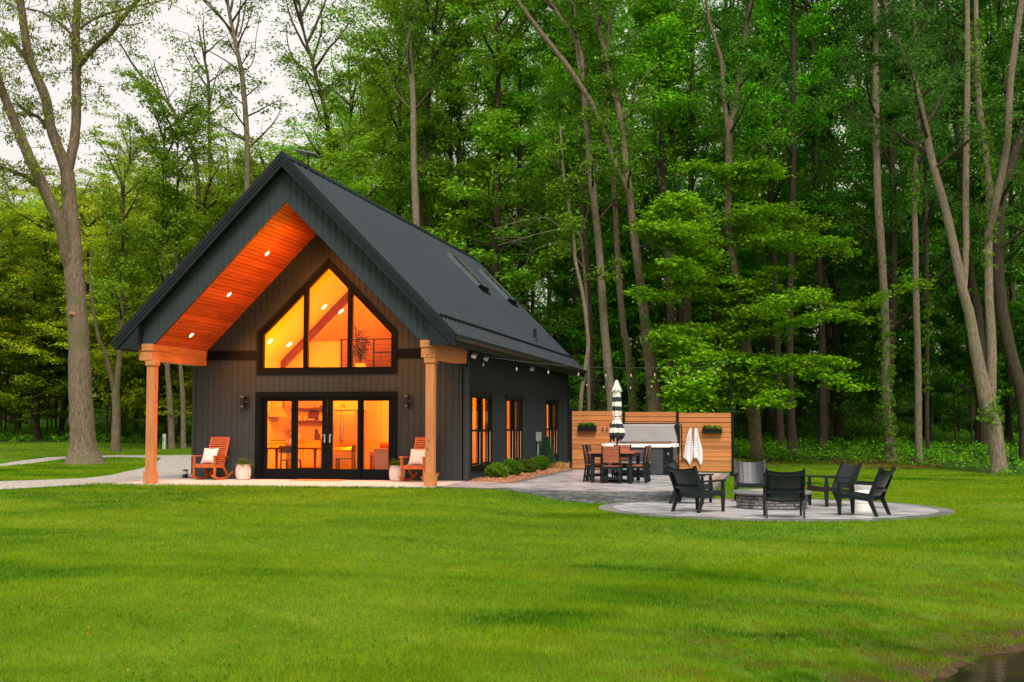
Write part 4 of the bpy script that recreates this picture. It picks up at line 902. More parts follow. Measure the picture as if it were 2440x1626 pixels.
# ------------------------------------------------------------------ cedar privacy fence, hooks, planters, towels
YF = 9.70; fz = lambda x: pave_z(x)
t = thing('privacy_fence', 'cedar board privacy fence with black steel posts at the back of the patio', 'fence', (8.3, YF, 0))
posts = [8.335, 10.03, 11.72, 13.42]
for k, x in enumerate(posts):
    mb = MB(); mb.box(x-.04-8.3, -.03, fz(x)-(.0 if k < 3 else .28), x+.04-8.3, .05, fz(x)+1.90); mb.box(x-.047-8.3, -.037, fz(x)+1.90, x+.047-8.3, .057, fz(x)+1.915); mb.build('post', M['steel_black'], t)
rng = np.random.default_rng(3)
for k in range(3):
    x0, x1 = posts[k]+.042-8.3, posts[k+1]-.042-8.3; mb = MB(); z0 = fz((posts[k]+posts[k+1])/2)
    for i in range(12):
        gap = .012 if not (k > 0 and i in (10, 9)) else .02
        zz = z0+.04+i*.1525; d = rng.normal(0, .003); mb.box(x0, -.012+d, zz, x1, .012+d, zz+.1525-gap)
    mb.build('board_panel', M['fence_wood'], t, bevel=.003)
    MB().box(x0, .013, z0+.03, x0+.03, .03, z0+1.86).build('rail', M['steel_black'], t); MB().box(x1-.03, .013, z0+.03, x1, .03, z0+1.86).build('rail', M['steel_black'], t)
for k, (x, lb) in enumerate(((9.36, 'black coat hook left of the closed umbrella'), (9.50, 'second black coat hook, nearest the closed umbrella'))):
    o = MB().bar((x, YF-.02, 1.30), (x, YF-.07, 1.24), .02, .02).box(x-.014, YF-.03, 1.17, x+.014, YF-.0185, 1.32).bar((x, YF-.03, 1.18), (x, YF-.09, 1.2), .016, .016).build('coat_hook', M['steel_black'], None); tag(o, lb, 'hook', 'hooks on the fence')
for k, (x, lb) in enumerate(((12.13, 'black hook holding the left towel'), (12.30, 'black hook holding the right towel'))):
    o = MB().box(x-.014, YF-.03, 1.22, x+.014, YF-.0185, 1.34).bar((x, YF-.03, 1.25), (x, YF-.085, 1.30), .016, .016).build('coat_hook', M['steel_black'], None); tag(o, lb, 'hook', 'hooks on the fence')
for (xa, xb, za, zb, lb, c_) in ((8.58, 9.17, 1.19, 1.36, 'black box of leafy plants on the left fence panel', (.10, .25, .02)), (12.50, 13.10, 1.13, 1.28, 'black box of flowering plants on the right fence panel', (.16, .25, .02))):
    t = thing('planter_box', lb, 'planter', ((xa+xb)/2, YF-.10, za), 0, 'planter boxes hung on the fence'); hw, hh = (xb-xa)/2, zb-za
    MB().box(-hw, -.08, 0, hw, -.07, hh).box(-hw, .07, 0, hw, .08, hh).box(-hw, -.07, 0, -hw+.01, .07, hh).box(hw-.01, -.07, 0, hw, .07, hh).box(-hw, -.07, 0, hw, .07, .01).box(-hw+.01, -.07, hh-.04, hw-.01, .07, hh-.03).build('box', M['steel_black'], t)
    C_ = [(rng.uniform(-hw+.04, hw-.04), rng.normal(0, .04), hh+rng.uniform(-.02, .085)) for _ in range(70)]; o = leaves_obj('plants', C_, rng, 14, .05, .05, t, tilt=1); o.color = (*c_, 1)
m, nt, b = newmat('striped_towel'); tc = N(nt, 'TexCoord'); wv = N(nt, 'TexWave'); wv.bands_direction = 'Z'; wv.inputs['Scale'].default_value = 4.2; wv.inputs['Distortion'].default_value = .4; wv.inputs['Detail Scale'].default_value = .6
nt.links.new(tc.outputs['Object'], wv.inputs['Vector']); nt.links.new(ramp(nt, wv.outputs['Fac'], [(.40, (.70, .66, .66)), (.60, (.80, .80, .84))]), b.inputs['Base Color']); b.inputs['Roughness'].default_value = .95
bp = N(nt, 'Bump'); bp.inputs['Strength'].default_value = .3; bp.inputs['Distance'].default_value = .004; nt.links.new(noise(nt, tc.outputs['Object'], 160, 2), bp.inputs['Height']); nt.links.new(bp.outputs[0], b.inputs['Normal']); M['towel'] = m
def towel(lb, x, seed, lean):
    n_, m__ = 41, 30; V_ = []; Hh = 1.10
    for j in range(m__):
        t_ = j/(m__-1); wd = .018+.118*min(1, t_*1.5)**.8
        for i in range(n_):
            u = i/(n_-1)*2-1; fold = math.sin(u*5.2+seed*2+t_*1.5)*(.022*(1-.4*t_))*min(1, t_*3+.15)
            low = .30*max(0, 1-abs(u-(.35 if seed % 2 else .5))/1.1)+.10*max(0, 1-abs(u+.75)/.4)
            z = 1.30-t_*(Hh-.22+low); V_.append((x+u*wd+lean*t_+.01*math.sin(t_*7+u*3), YF-.06-.02*min(1, t_*4)-fold-.012*math.cos(t_*5+u), z))
    i_ = (np.arange(m__-1)[:, None]*n_+np.arange(n_-1)[None]).ravel(); F_ = np.stack([i_, i_+1, i_+1+n_, i_+n_], 1)
    o = np_mesh('towel', np.array(V_), F_, M['towel'], smooth=True); sm = o.modifiers.new('cloth', 'SOLIDIFY'); sm.thickness = .008
    tag(o, lb, 'towel', 'towels hung on the fence')
towel('white striped towel hanging on the left of the two towel hooks', 12.13, 1, -.09); towel('white striped towel hanging on the right towel hook, beside the planter', 12.30, 2, .06)

# ------------------------------------------------------------------ hot tub with its cover folded up
TX0, TX1, TY0, TY1 = 9.72, 11.80, 6.90, 8.95; TZ = pave_z(10.8)-.005
t = thing('hot_tub', 'dark panelled hot tub with a white rim and its grey cover folded upright', 'hot tub', ((TX0+TX1)/2, (TY0+TY1)/2, TZ)); hx, hy = (TX1-TX0)/2, (TY1-TY0)/2
cab_m = mat('dark_tub_panel', (.045, .05, .058), .5, .12, 6, .2, 40)
mb = MB(); mb.box(-hx+.02, -hy+.02, 0, hx-.02, hy-.02, .80)
for i in range(4):
    z0 = .03+i*.195
    mb.box(-hx+.10, -hy+.0, z0, hx-.30, -hy+.019, z0+.188); mb.box(hx-.019, -hy+.12, z0, hx-.0, hy-.12, z0+.188)
mb.build('cabinet', cab_m, t, bevel=.006)
mb = MB()
for (a, b_) in ((-hx, -hx+.09), (hx-.28, hx+.005)): mb.box(a, -hy-.006, .0, b_, -hy+.018, .80)
mb.box(-hx-.006, -hy-.006, .78, hx+.006, hy+.006, .815); mb.build('corner_trim', M['steel_black'], t)
mb = MB(); o_ = [(-hx-.05+.16, -hy-.05), (hx+.05-.16, -hy-.05), (hx+.05, -hy-.05+.16), (hx+.05, hy+.05-.16), (hx+.05-.16, hy+.05), (-hx-.05+.16, hy+.05), (-hx-.05, hy+.05-.16), (-hx-.05, -hy-.05+.16)]
i_ = [(x*.84, y*.84) for x, y in o_]; n_ = 8
vs = [(*p, .80) for p in o_]+[(p[0]*.985, p[1]*.985, .895) for p in o_]+[(*p, .90) for p in i_]+[(p[0]*.93, p[1]*.93, .55) for p in i_]
mb.add(vs, [(k, (k+1) % n_, (k+1) % n_+n_, k+n_) for k in range(n_)]+[(k+n_, (k+1) % n_+n_, (k+1) % n_+2*n_, k+2*n_) for k in range(n_)]+[(k+2*n_, (k+1) % n_+2*n_, (k+1) % n_+3*n_, k+3*n_) for k in range(n_)]+[tuple(range(3*n_, 4*n_))]); mb.build('rim', M['white'], t, bevel=.012)
mb = MB(); mb.lathe([(.018, 0), (.018, .02)], 12, M=Matrix.Translation((hx-.75, -hy+.0, .60)) @ Matrix.Rotation(R(90), 4, 'X')); mb.build('panel_knob', M['steel_black'], t)
MB().box(hx-.16, -hy-.012, .58, hx-.12, -hy-.0065, .65).build('badge', M['frame_grey'], t)
cv = mat('pale_grey_tub_cover', (.36, .375, .39), .55, .1, 2.5, .35, 3.5)
mb = MB(); mb.box(-hx+.05, hy-.30, .92, hx-.0, hy-.20, 1.47); mb.box(-hx+.05, hy-.185, .92, hx-.0, hy-.085, 1.46); c_ = mb.build('cover', cv, t, bevel=.03)
MB().prism([(hx-.02, .55), (hx+.02, 1.0), (hx-.06, 1.28), (hx-.10, 1.44), (hx-.02, 1.50), (hx+.06, 1.45), (hx+.07, 1.0), (hx+.04, .55)], hy-.34, hy-.05).build('cover_flap', M['steel_black'], t, bevel=.01)
mb = MB(); mb.tube([(-hx+.0, hy-.19, 1.50), (hx+.05, hy-.19, 1.50), (hx+.11, hy-.19, 1.45), (hx+.12, hy-.19, .35), (hx+.12, hy-.3, .30)], .018, 8); mb.tube([(-hx, hy-.19, 1.5), (-hx-.0, hy-.19, .9)], .018, 8); mb.build('cover_lifter', M['steel_black'], t, smooth=True)
t = thing('tub_steps', 'black steps with pale treads in front of the hot tub', 'steps', (10.75, 6.62, TZ))
for i, (y, z) in enumerate(((-.22, .19), (.05, .38))): MB().box(-.42, y-.13, z-.03, .42, y+.13, z).build('tread', M['frame_grey'], t, bevel=.006)
MB().box(-.40, -.34, 0, -.36, .17, .345).box(.36, -.34, 0, .40, .17, .345).box(-.36, -.30, 0, .36, -.28, .15).build('frame', M['steel_black'], t)

# ------------------------------------------------------------------ dining set on the patio and closed umbrella
PZ = pave_z(10.8)+.002
t = thing('patio_table', 'rectangular patio table with red-brown slat top and thick black legs', 'table', (10.77, 1.75, PZ))
mb = MB()
for i in range(7): x = -.56+i*.16; mb.box(x, -.93, .735, x+.152, .93, .775)
mb.box(-.565, -1.02, .735, .565, -.932, .775); mb.box(-.565, .932, .735, .565, 1.02, .775); mb.build('tabletop', M['poly_cedar'], t, bevel=.004)
MB().box(-.50, -.94, .64, .50, -.90, .73).box(-.50, .90, .64, .50, .94, .73).box(-.5, -.9, .64, -.46, .9, .73).box(.46, -.9, .64, .5, .9, .73).build('apron', M['poly_black'], t)
for sx in (-1, 1):
    for sy in (-1, 1): MB().box(sx*.47-.045, sy*.88-.045, 0, sx*.47+.045, sy*.88+.045, .735).build('leg', M['poly_black'], t, bevel=.005)
def pchair():
    t = thing('patio_chair', 'x', 'chair', (0, 0, 0), 0, 'dining chairs around the patio table')         # faces local +Y
    A = [(-.22, 0), (-.19, .42), (-.215, .62), (-.27, .93)]
    for sx in (-1, 1):
        poly = [(-.27, 0), (-.225, 0), (-.165, .42), (-.19, .62), (-.245, .93), (-.285, .93), (-.24, .62), (-.215, .42)]
        MB().prism(poly, sx*.215-.017, sx*.215+.017, 'x').build('leg', M['poly_black'], t, bevel=.003)
        MB().box(sx*.215-.02, .17, 0, sx*.215+.02, .22, .42).build('leg', M['poly_black'], t, bevel=.003)
        MB().box(sx*.215-.0165, -.18, .36, sx*.215+.0165, .17, .415).build('seat_rail', M['poly_black'], t); MB().box(sx*.215-.0165, -.20, .14, sx*.215+.0165, .17, .18).build('stretcher', M['poly_black'], t)
    MB().box(-.198, -.20, .355, .198, -.175, .42).box(-.198, .18, .355, .198, .205, .42).box(-.198, -.235, .10, .198, -.21, .17).build('apron', M['poly_black'], t)
    mb = MB()
    for i in range(6): y = -.18+i*.07; mb.box(-.24, y, .42, .24, y+.063, .442)
    mb.build('seat', M['poly_cedar'], t, bevel=.003); mb = MB()
    for i in range(5): z = .52+i*.082; y0 = -.185-.09*max(0, (z-.56)/.37)-.005; y1 = -.185-.09*max(0, (z+.07-.56)/.37)-.005; mb.add([(-.197, y0, z), (.197, y0, z), (.197, y1, z+.072), (-.197, y1, z+.072), (-.197, y0-.018, z), (.197, y0-.018, z), (.197, y1-.018, z+.072), (-.197, y1-.018, z+.072)], [(0, 1, 2, 3), (5, 4, 7, 6), (3, 2, 6, 7), (0, 4, 5, 1), (1, 5, 6, 2), (0, 3, 7, 4)])
    mb.build('backrest', M['poly_cedar'], t); return t
pc = pchair()
for k, (x, y, rz, lb) in enumerate(((10.79, .84, 0, 'patio chair at the near end of the table, its back to the lawn'), (10.27, 1.42, -90, 'nearer of the two patio chairs on the house side of the table'), (10.27, 2.12, -90, 'farther patio chair on the house side of the table'),
        (11.33, 1.42, 90, 'nearer of the two patio chairs on the fire-pit side of the table'), (11.33, 2.12, 90, 'farther patio chair on the fire-pit side of the table'), (10.79, 2.75, 180, 'patio dining chair at the far end of the table, facing the lawn'))):
    c = pc if k == 0 else copy_tree(pc); c.location = (x, y, pave_z(x)+.002); c.rotation_euler = (0, 0, R(rz)); c['label'] = lb
m, nt, b = newmat('striped_umbrella_cloth'); tc = N(nt, 'TexCoord'); sp = N(nt, 'SeparateXYZ'); nt.links.new(tc.outputs['Object'], sp.inputs[0])
nn = noise(nt, tc.outputs['Object'], 9, 2); ad = N(nt, 'Math', operation='MULTIPLY_ADD'); ad.inputs[1].default_value = .06; nt.links.new(nn, ad.inputs[0]); nt.links.new(sp.outputs['Z'], ad.inputs[2])
mz = N(nt, 'MapRange'); mz.inputs[1].default_value = 1.03; mz.inputs[2].default_value = 2.73; nt.links.new(ad.outputs[0], mz.inputs[0]); rp = nt.nodes.new('ShaderNodeValToRGB'); rp.color_ramp.interpolation = 'CONSTANT'; nt.links.new(mz.outputs[0], rp.inputs[0]); el_ = rp.color_ramp.elements
bz = [(1.0, 1), (1.24, 0), (1.36, 1), (1.47, 0), (1.60, 1), (1.66, 0), (1.80, 1), (1.92, 0), (2.03, 1), (2.15, 0)]
while len(el_) < len(bz): el_.new(.5)
for k, (z_, dk) in enumerate(bz): el_[k].position = max(0, (z_-1.0)/1.7); el_[k].color = (.022, .03, .04, 1) if dk else (.72, .74, .68, 1)
nt.links.new(rp.outputs[0], b.inputs['Base Color']); b.inputs['Roughness'].default_value = .85; M['umbrella'] = m
t = thing('patio_umbrella', 'closed black and white striped umbrella standing through the patio table', 'umbrella', (10.80, 1.75, PZ))
MB().tube([(0, 0, .05), (0, 0, 2.62)], .019, 12).build('pole', M['steel_black'], t, smooth=True); MB().lathe([(.01, 2.72), (.035, 2.70), (.04, 2.66), (.025, 2.62), (.03, 2.58)], 14).build('finial', M['steel_black'], t, smooth=True)
MB().lathe([(.25, 0), (.25, .05), (.04, .09), (.04, .25)], 24).build('base', M['steel_black'], t, smooth=True)
def canopy(name, prof, nf, amp, zb, par):
    n_ = nf*8; V_ = []
    for j, (r_, z) in enumerate(prof):
        for k in range(n_): a = 2*math.pi*k/n_; rr = r_*(1+amp[j]*math.cos(nf*a+.6*math.sin(2*a))); zz = z+zb[j]*math.cos(nf*a+.6*math.sin(2*a)); V_.append((rr*math.cos(a), rr*math.sin(a), zz))
    F_ = [[j*n_+k, j*n_+(k+1) % n_, (j+1)*n_+(k+1) % n_, (j+1)*n_+k] for j in range(len(prof)-1) for k in range(n_)]
    o = np_mesh(name, np.array(V_), np.array(F_), M['umbrella'], par, smooth=True); s_ = o.modifiers.new('cloth', 'SOLIDIFY'); s_.thickness = .004
canopy('canopy', [(.02, 2.50), (.075, 2.34), (.095, 2.1), (.10, 1.9), (.098, 1.72), (.072, 1.62), (.09, 1.52), (.13, 1.36), (.16, 1.20), (.14, 1.08)], 7, [.0, .12, .2, .22, .2, .08, .16, .26, .3, .34], [0, 0, 0, .01, .02, .01, .03, .05, .05, .06], t)
canopy('canopy_vent', [(.02, 2.60), (.05, 2.50), (.09, 2.38), (.12, 2.30)], 8, [0, .08, .14, .22], [0, 0, .0, -.015], t)
MB().lathe([(.092, 1.60), (.098, 1.62), (.092, 1.64)], 24).build('tie_strap', M['white'], t, smooth=True)
MB().box(-.09, -.05, .98, -.03, -.045, 1.08).build('tag', M['white'], t)

# ------------------------------------------------------------------ fire pit
m, nt, b = newmat('stacked_stone'); tc = N(nt, 'TexCoord'); oi = N(nt, 'Attribute', attribute_name='rnd'); f = noise(nt, tc.outputs['Object'], 12, 7, .7)
c1 = ramp(nt, f, [(.3, (.09, .085, .085)), (.7, (.28, .265, .26))]); mr_ = N(nt, 'MapRange'); mr_.inputs[3].default_value = .6; mr_.inputs[4].default_value = 1.4; nt.links.new(oi.outputs['Fac'], mr_.inputs[0])
sc = N(nt, 'VectorMath', operation='SCALE'); nt.links.new(c1, sc.inputs[0]); nt.links.new(mr_.outputs[0], sc.inputs['Scale']); nt.links.new(sc.outputs[0], b.inputs['Base Color']); b.inputs['Roughness'].default_value = .85
bp = N(nt, 'Bump'); bp.inputs['Strength'].default_value = .8; bp.inputs['Distance'].default_value = .02; nt.links.new(f, bp.inputs['Height']); nt.links.new(bp.outputs[0], b.inputs['Normal']); M['stone'] = m
t = thing('fire_pit', 'round stacked-stone fire pit with a smooth concrete cap', 'fire pit', (FIRE[0], FIRE[1], -.297)); rng = np.random.default_rng(8)
V_ = []; F_ = []; A_ = []
z = 0
for hgt in (.07, .05, .08, .055, .03):
    a = rng.uniform(0, 1); a_end = a+2*math.pi
    while a < a_end-.05:
        da = min(rng.uniform(.09, .34), a_end-a); zz = z+hgt*(1+(rng.random() < .12)*.6); r0 = .70+rng.uniform(-.012, .02); g_ = .006; ns_ = max(1, int(da/.09)); b0 = len(V_)
        for i in range(ns_+1):
            an = a+g_+(da-2*g_)*i/ns_; e = .012 if i in (0, ns_) else 0
            for (rr, z_) in ((r0-.03, z+.003), (r0-e, z+.010), (r0-e+.004, (z+zz)/2), (r0-e, zz-.010), (r0-.03, zz-.003)): V_.append((rr*math.cos(an), rr*math.sin(an), z_))
        r_ = rng.random()
        for i in range(ns_):
            for j in range(4): q = b0+i*5+j; F_.append([q, q+5, q+6, q+1]); A_.append(r_)
        a += da
    z += hgt
o = np_mesh('stone_wall', np.array(V_), np.array(F_), M['stone'], t, {'rnd': np.array(A_)})
MB().lathe([(.675, 0), (.675, z), (.45, z), (.45, .05)], 48).build('core', mat('mortar', (.06, .058, .055), .9), o)
MB().lathe([(.66, z), (.79, z+.005), (.80, z+.03), (.79, z+.055), (.77, z+.065), (.48, z+.065), (.46, z+.05), (.46, z)], 64).build('cap', mat('slate_cap', (.16, .17, .18), .45, .25, 5, .4, 14), t, smooth=True)
MB().lathe([(.455, z+.03), (.45, z+.072), (.0, z+.078)], 40).build('lid', mat('tan_lid', (.34, .31, .24), .6, .1, 6), t, smooth=True)

# ------------------------------------------------------------------ six black lounge chairs round the fire
def lchair():
    t = thing('lounge_chair', 'x', 'lounge chair', (0, 0, 0), 0, 'black lounge chairs around the fire pit'); m_ = M['poly_black']; w_ = .33       # faces local +Y
    for sx in (-1, 1):
        X0, X1 = sx*w_-.02, sx*w_+.02
        MB().prism([(-.40, 0), (-.34, 0), (-.20, .31), (-.24, .42), (-.44, .90), (-.50, .88), (-.30, .36), (-.29, .31)], X0, X1, 'x').build('leg', m_, t, bevel=.004)
        MB().prism([(.27, 0), (.32, 0), (.345, .33), (.32, .58), (.27, .58), (.255, .33)], X0, X1, 'x').build('leg', m_, t, bevel=.004)
        MB().prism([(-.30, .565), (.35, .585), (.36, .62), (-.32, .60)], sx*w_-.035, sx*w_+.035, 'x').build('armrest', m_, t, bevel=.005)
        MB().prism([(-.24, .27), (.27, .33), (.27, .41), (-.22, .345)], X0+.003, X1-.003, 'x').build('seat_rail', m_, t)
    # contoured seat of planks and curved back of slats
    mb = MB(); n_ = 10
    prof = [(.335, .33), (.33, .405), (.27, .42), (.10, .375), (-.08, .33), (-.24, .32)]
    for i in range(6):
        x0 = -.308+i*.1033; x1 = x0+.099
        pv = [(y, z-.03*(1-abs((x0+x1)/2/.31)**2)*(1 if k > 1 else .3)) for k, (y, z) in enumerate(prof)]
        pl = pv+[(y-.0, z-.02) for y, z in pv[::-1]]
        mb.prism(pl, x0, x1, 'x')
    mb.box(-.309, .262, .30, .309, .29, .39); mb.build('seat', m_, t, bevel=.002)
    mb = MB()
    def bq(u, x): curve = .055*(1-(x/.31)**2); return (-.235-.235*(u/.55)*1.0-curve, .36+.50*(u/.55)-.035*(1-(x/.31)**2)*(u/.55))
    for i in range(7):
        x0 = -.308+i*.0885; x1 = x0+.0865; xm = (x0+x1)/2
        for u0, u1 in ((0, .55+.0),):
            a, b_ = bq(u0, xm), bq(u1, xm); a2, b2 = bq(u0, x1), bq(u1, x1); a1, b1 = bq(u0, x0), bq(u1, x0); e = .02
            lo = -.02*(1-(xm/.31)**2)*0
            mb.add([(x0, a1[0]+e, a1[1]), (x1, a2[0]+e, a2[1]), (x1, b2[0]+e, b2[1]), (x0, b1[0]+e, b1[1]), (x0, a1[0], a1[1]), (x1, a2[0], a2[1]), (x1, b2[0], b2[1]), (x0, b1[0], b1[1])], [(0, 1, 2, 3), (5, 4, 7, 6), (3, 2, 6, 7), (0, 4, 5, 1), (1, 5, 6, 2), (0, 3, 7, 4)])
    mb.build('backrest', M['poly_black2'], t)
    for u in (.10, .46):
        mb = MB(); n_ = 10
        for i in range(n_):
            x0, x1 = -.31+.62*i/n_, -.31+.62*(i+1)/n_; a, b_ = bq(u, x0), bq(u, x1); c_, d_ = bq(u+.065, x0), bq(u+.065, x1)
            mb.add([(x0, a[0]-.001, a[1]), (x1, b_[0]-.001, b_[1]), (x1, d_[0]-.001, d_[1]), (x0, c_[0]-.001, c_[1]), (x0, a[0]-.035, a[1]-.01), (x1, b_[0]-.035, b_[1]-.01), (x1, d_[0]-.035, d_[1]-.01), (x0, c_[0]-.035, c_[1]-.01)], [(0, 1, 2, 3), (5, 4, 7, 6), (3, 2, 6, 7), (1, 0, 4, 5)])
        rl_ = mb.build('back_rail', m_, t); mb = MB()
        for i in range(14):
            x = -.29+i*.58/13; a = bq(u+.03, x); mb.box(x-.004, a[0]-.040, a[1]-.012, x+.004, a[0]-.0345, a[1]-.004)
        mb.build('screw', M['frame_grey'], rl_)
    return t
M['poly_black2'] = mat('sheened_poly_lumber', (.014, .019, .022), .36, .2, 10, spec=.4, bump=.15, bscale=90)
lc = lchair(); fx, fy = FIRE
for k, (x, y, hd_, lb) in enumerate(((13.33, -5.80, 52, 'black lounge chair nearest the patio corner, seen from behind'), (13.02, -3.15, -12, 'black lounge chair tucked behind the front-left one, its grey slats showing'), (14.24, -1.95, -84, 'black lounge chair beyond the fire pit, facing the lawn'),
        (14.93, -7.0, 94, 'black lounge chair closest to the lawn, its back to it'), (15.90, -3.45, -150, 'black lounge chair at the right rear, facing left with a shiny back'), (16.36, -6.2, 156, 'black lounge chair at the far right, seen from behind at an angle'))):
    c = lc if k == 0 else copy_tree(lc); c.location = (x, y, -.294); c.rotation_euler = (0, 0, R(hd_-90)); c.scale = (1.0, 1.06, 1); c['label'] = lb
sx_, sy_ = 16.44, -5.1
t = thing('side_stool', 'white round outdoor side table between the two right lounge chairs', 'side table', (sx_, sy_, -.294)); MB().lathe([(.17, 0), (.175, .02), (.175, .14), (.168, .145), (.168, .16), (.175, .165), (.18, .30), (.15, .42), (.20, .50), (.20, .54), (.19, .55)], 32).build('body', M['white'], t, smooth=True)

# ------------------------------------------------------------------ string lights and their pole
t = thing('light_pole', 'thin black pole rising above the right end of the fence', 'pole', (13.36, 9.76, fz(13.4)-.2)); MB().tube([(0, 0, 0), (0, 0, 3.66)], .028, 10).build('pole', M['steel_black'], t, smooth=True); MB().tube([(0, 0, 3.62), (-.08, 0, 3.63)], .006, 6).build('eye_bolt', M['steel_black'], t)
M['cable'] = mat('dark_cable', (.06, .065, .07), .5, .1)
M['bulb_glass'] = mat('cream_bulb_glass', (.50, .42, .28), .15, .1, 5, spec=.8)
def string(lb, a, b_, sag, bulbs, extra=None):
    a = Vector(a); b_ = Vector(b_); t = thing('string_light', lb, 'string light', tuple(a), 0, 'string lights over the patio'); f_ = lambda u: (b_-a)*u+Vector((0, 0, -4*sag*u*(1-u)))
    MB().tube([f_(u) for u in np.linspace(0, 1, 40)], .0065, 5).build('cable', M['cable'], t)
    for u in bulbs:
        p = f_(u); mb = MB(); mb.tube([(p.x, p.y, p.z), (p.x, p.y, p.z-.10)], .005, 5); mb.lathe([(.016, -.17), (.018, -.12), (.012, -.095)], 10, tuple(p)); s_ = mb.build('socket', M['steel_black'], t, smooth=True)
        MB().lathe([(.005, -.265), (.016, -.258), (.024, -.235), (.021, -.205), (.013, -.17)], 12, tuple(p)).build('bulb', M['bulb_glass'], t, smooth=True)
tip = (13.36, 9.76, 3.40)
string('front string of pale bulbs from the house corner to the pole', (W+.13, .45, 3.13), tip, .28, [.02, .13, .24, .35, .455, .555, .655, .755, .85, .94])
string('rear string of pale bulbs sagging behind the umbrella', (W+.3, 13.2, 3.13), (13.34, 9.76, 3.38), .42, [.14, .25, .42, .55, .67, .80, .92])

# ------------------------------------------------------------------ foundation planting
def bush(lb, loc, r_, h_, c_, seed, n_=900, cat='shrub', size=.045, cone=False, flat=1.0):
    rng = np.random.default_rng(seed); t = thing('shrub' if not cone else 'conifer', lb, cat, loc, 0, None if cone else 'clipped shrubs in the mulch bed')
    MB().tube([(0, 0, -.02), (.01, 0, h_*.4)], [.02, .012], 6).build('stem', M['poly_cedar'], t)
    P = rng.normal(0, 1, (n_, 3)); P /= np.linalg.norm(P, axis=1, keepdims=True); P *= (rng.random(n_)**.28)[:, None]
    if cone: zz = rng.random(n_)**1.35; rr = (1-zz)**.8*r_*(.6+.4*np.abs(P[:, 0])); an = rng.uniform(0, 6.283, n_); P = np.stack([rr*np.cos(an), rr*np.sin(an), .03+zz*h_], 1)
    else: lump = 1+.14*np.sin(P[:, 0]*5+seed)*np.cos(P[:, 1]*6)+.1*np.sin(P[:, 2]*9+P[:, 0]*7+seed); P = P*lump[:, None]*np.array([r_, r_, h_/2]); P[:, 2] += h_/2
    o = leaves_obj('foliage', P, rng, 16, .045, size, t, tilt=1.1, flat=1, droop=-.35); o.color = (*c_, 1)
bush('first rounded green shrub, nearest the porch corner', (7.78, 1.25, .02), .27, .36, (.12, .27, .018), 1)
bush('second rounded green shrub beyond the first window', (7.82, 2.85, .02), .29, .42, (.08, .22, .015), 2)
bush('third, darker olive shrub in the mulch row', (7.84, 4.75, .02), .32, .36, (.10, .16, .018), 3)
bush('fourth green shrub, in front of the conifer', (7.88, 6.55, .02), .27, .42, (.08, .22, .015), 4)
bush('blue-green conical conifer beside the grey meter box', (7.72, 8.7, .02), .33, .92, (.05, .12, .06), 5, 1300, 'conifer', .05, True)
rng = np.random.default_rng(9); V_ = []; F_ = []
for k in range(1800):
    x, y = 8.0+rng.normal(0, .13), 9.1+rng.normal(0, .35); a = rng.uniform(0, 6.283); h_ = rng.uniform(.08, .26); l_ = rng.uniform(.02, .18); b0 = len(V_); s = np.array([-math.sin(a), math.cos(a), 0])*.0022
    p0 = np.array([x, y, .02]); p1 = p0+np.array([math.cos(a)*l_*.4, math.sin(a)*l_*.4, h_*.8]); p2 = p0+np.array([math.cos(a)*l_, math.sin(a)*l_, h_*.75]); V_ += [p0-s, p0+s, p1+s, p1-s, p2]; F_ += [[b0, b0+1, b0+2, b0+3], [b0+3, b0+2, b0+4, b0+4]]
o = np_mesh('dried_grass_clump', np.array(V_), np.array([f for f in F_]), mat('straw', (.50, .28, .08), .8, .3, 20)); tag(o, 'straw-coloured dried grass clump at the left foot of the fence', 'ornamental grass')
# marker post, path light
D_ = 60; p = at_depth(391.5, 1061, D_); z_ = gz(p[0], p[1])
t = thing('marker_post', 'short white utility marker post out on the lawn near the woods', 'post', (p[0], p[1], z_-.05)); MB().box(-.065, -.065, 0, .065, .065, .76).build('post', M['white'], t, bevel=.02); MB().tube([(.02, -.08, .1), (-.01, -.085, .5), (.03, -.08, .8)], .012, 5).build('cable', M['steel_black'], t); MB().box(-.02, -.085, .45, .04, -.0705, .6).build('plate', M['frame_grey'], t)
t = thing('path_light', 'stubby black path light with a clear band at the gravel edge', 'path light', (-.43, .49, -.01)); MB().lathe([(.07, 0), (.07, .10), (.06, .105)], 20).build('base', M['lamp_black'], t, smooth=True); MB().lathe([(.06, .105), (.06, .19)], 20).build('lens', M['white'], t, smooth=True); MB().lathe([(.075, .19), (.075, .21), (.05, .225)], 20).build('cap', M['lamp_black'], t, smooth=True)

# brown leaves caught along the eave
rng = np.random.default_rng(66); C_ = []
for k in range(60):
    y = rng.uniform(-2, 15.5); x = rng.uniform(7.60, 7.78) if rng.random() < .9 else rng.uniform(7.2, 7.5); C_.append((x+.012, y, RZ-K1*(x-C2)+.012))
o = leaves_obj('roof_leaf_litter', C_, rng, 3, .04, .045, None, flat=.3, tilt=.8, droop=0, color=(.30, .10, .03)); tag(o, 'brown fallen leaves caught along the metal eave', 'leaf litter', kind='stuff')

rng = np.random.default_rng(67); n_ = 2600; xx = rng.uniform(7.36, 8.40, n_); yy = rng.uniform(-.26, 9.6, n_)
zz = -.004+(.05*np.sin(np.clip((xx-7.1)/1.32, 0, 1)*math.pi)+.008*np.sin(yy*5+xx*9))*np.minimum(1, (yy+.298)/.7)*np.clip((8.418-xx)/.25, 0, 1)
o = leaves_obj('mulch_chips', np.stack([xx, yy, zz], 1), rng, 4, .03, .042, None, mt=leafmat('wood_chips', trans=.0, base=(.42, .23, .13), sheen=0), flat=.25, tilt=.5, droop=0, aspect=.4); tag(o, 'pinkish wood chips of the mulch bed along the side wall', 'mulch', kind='stuff')
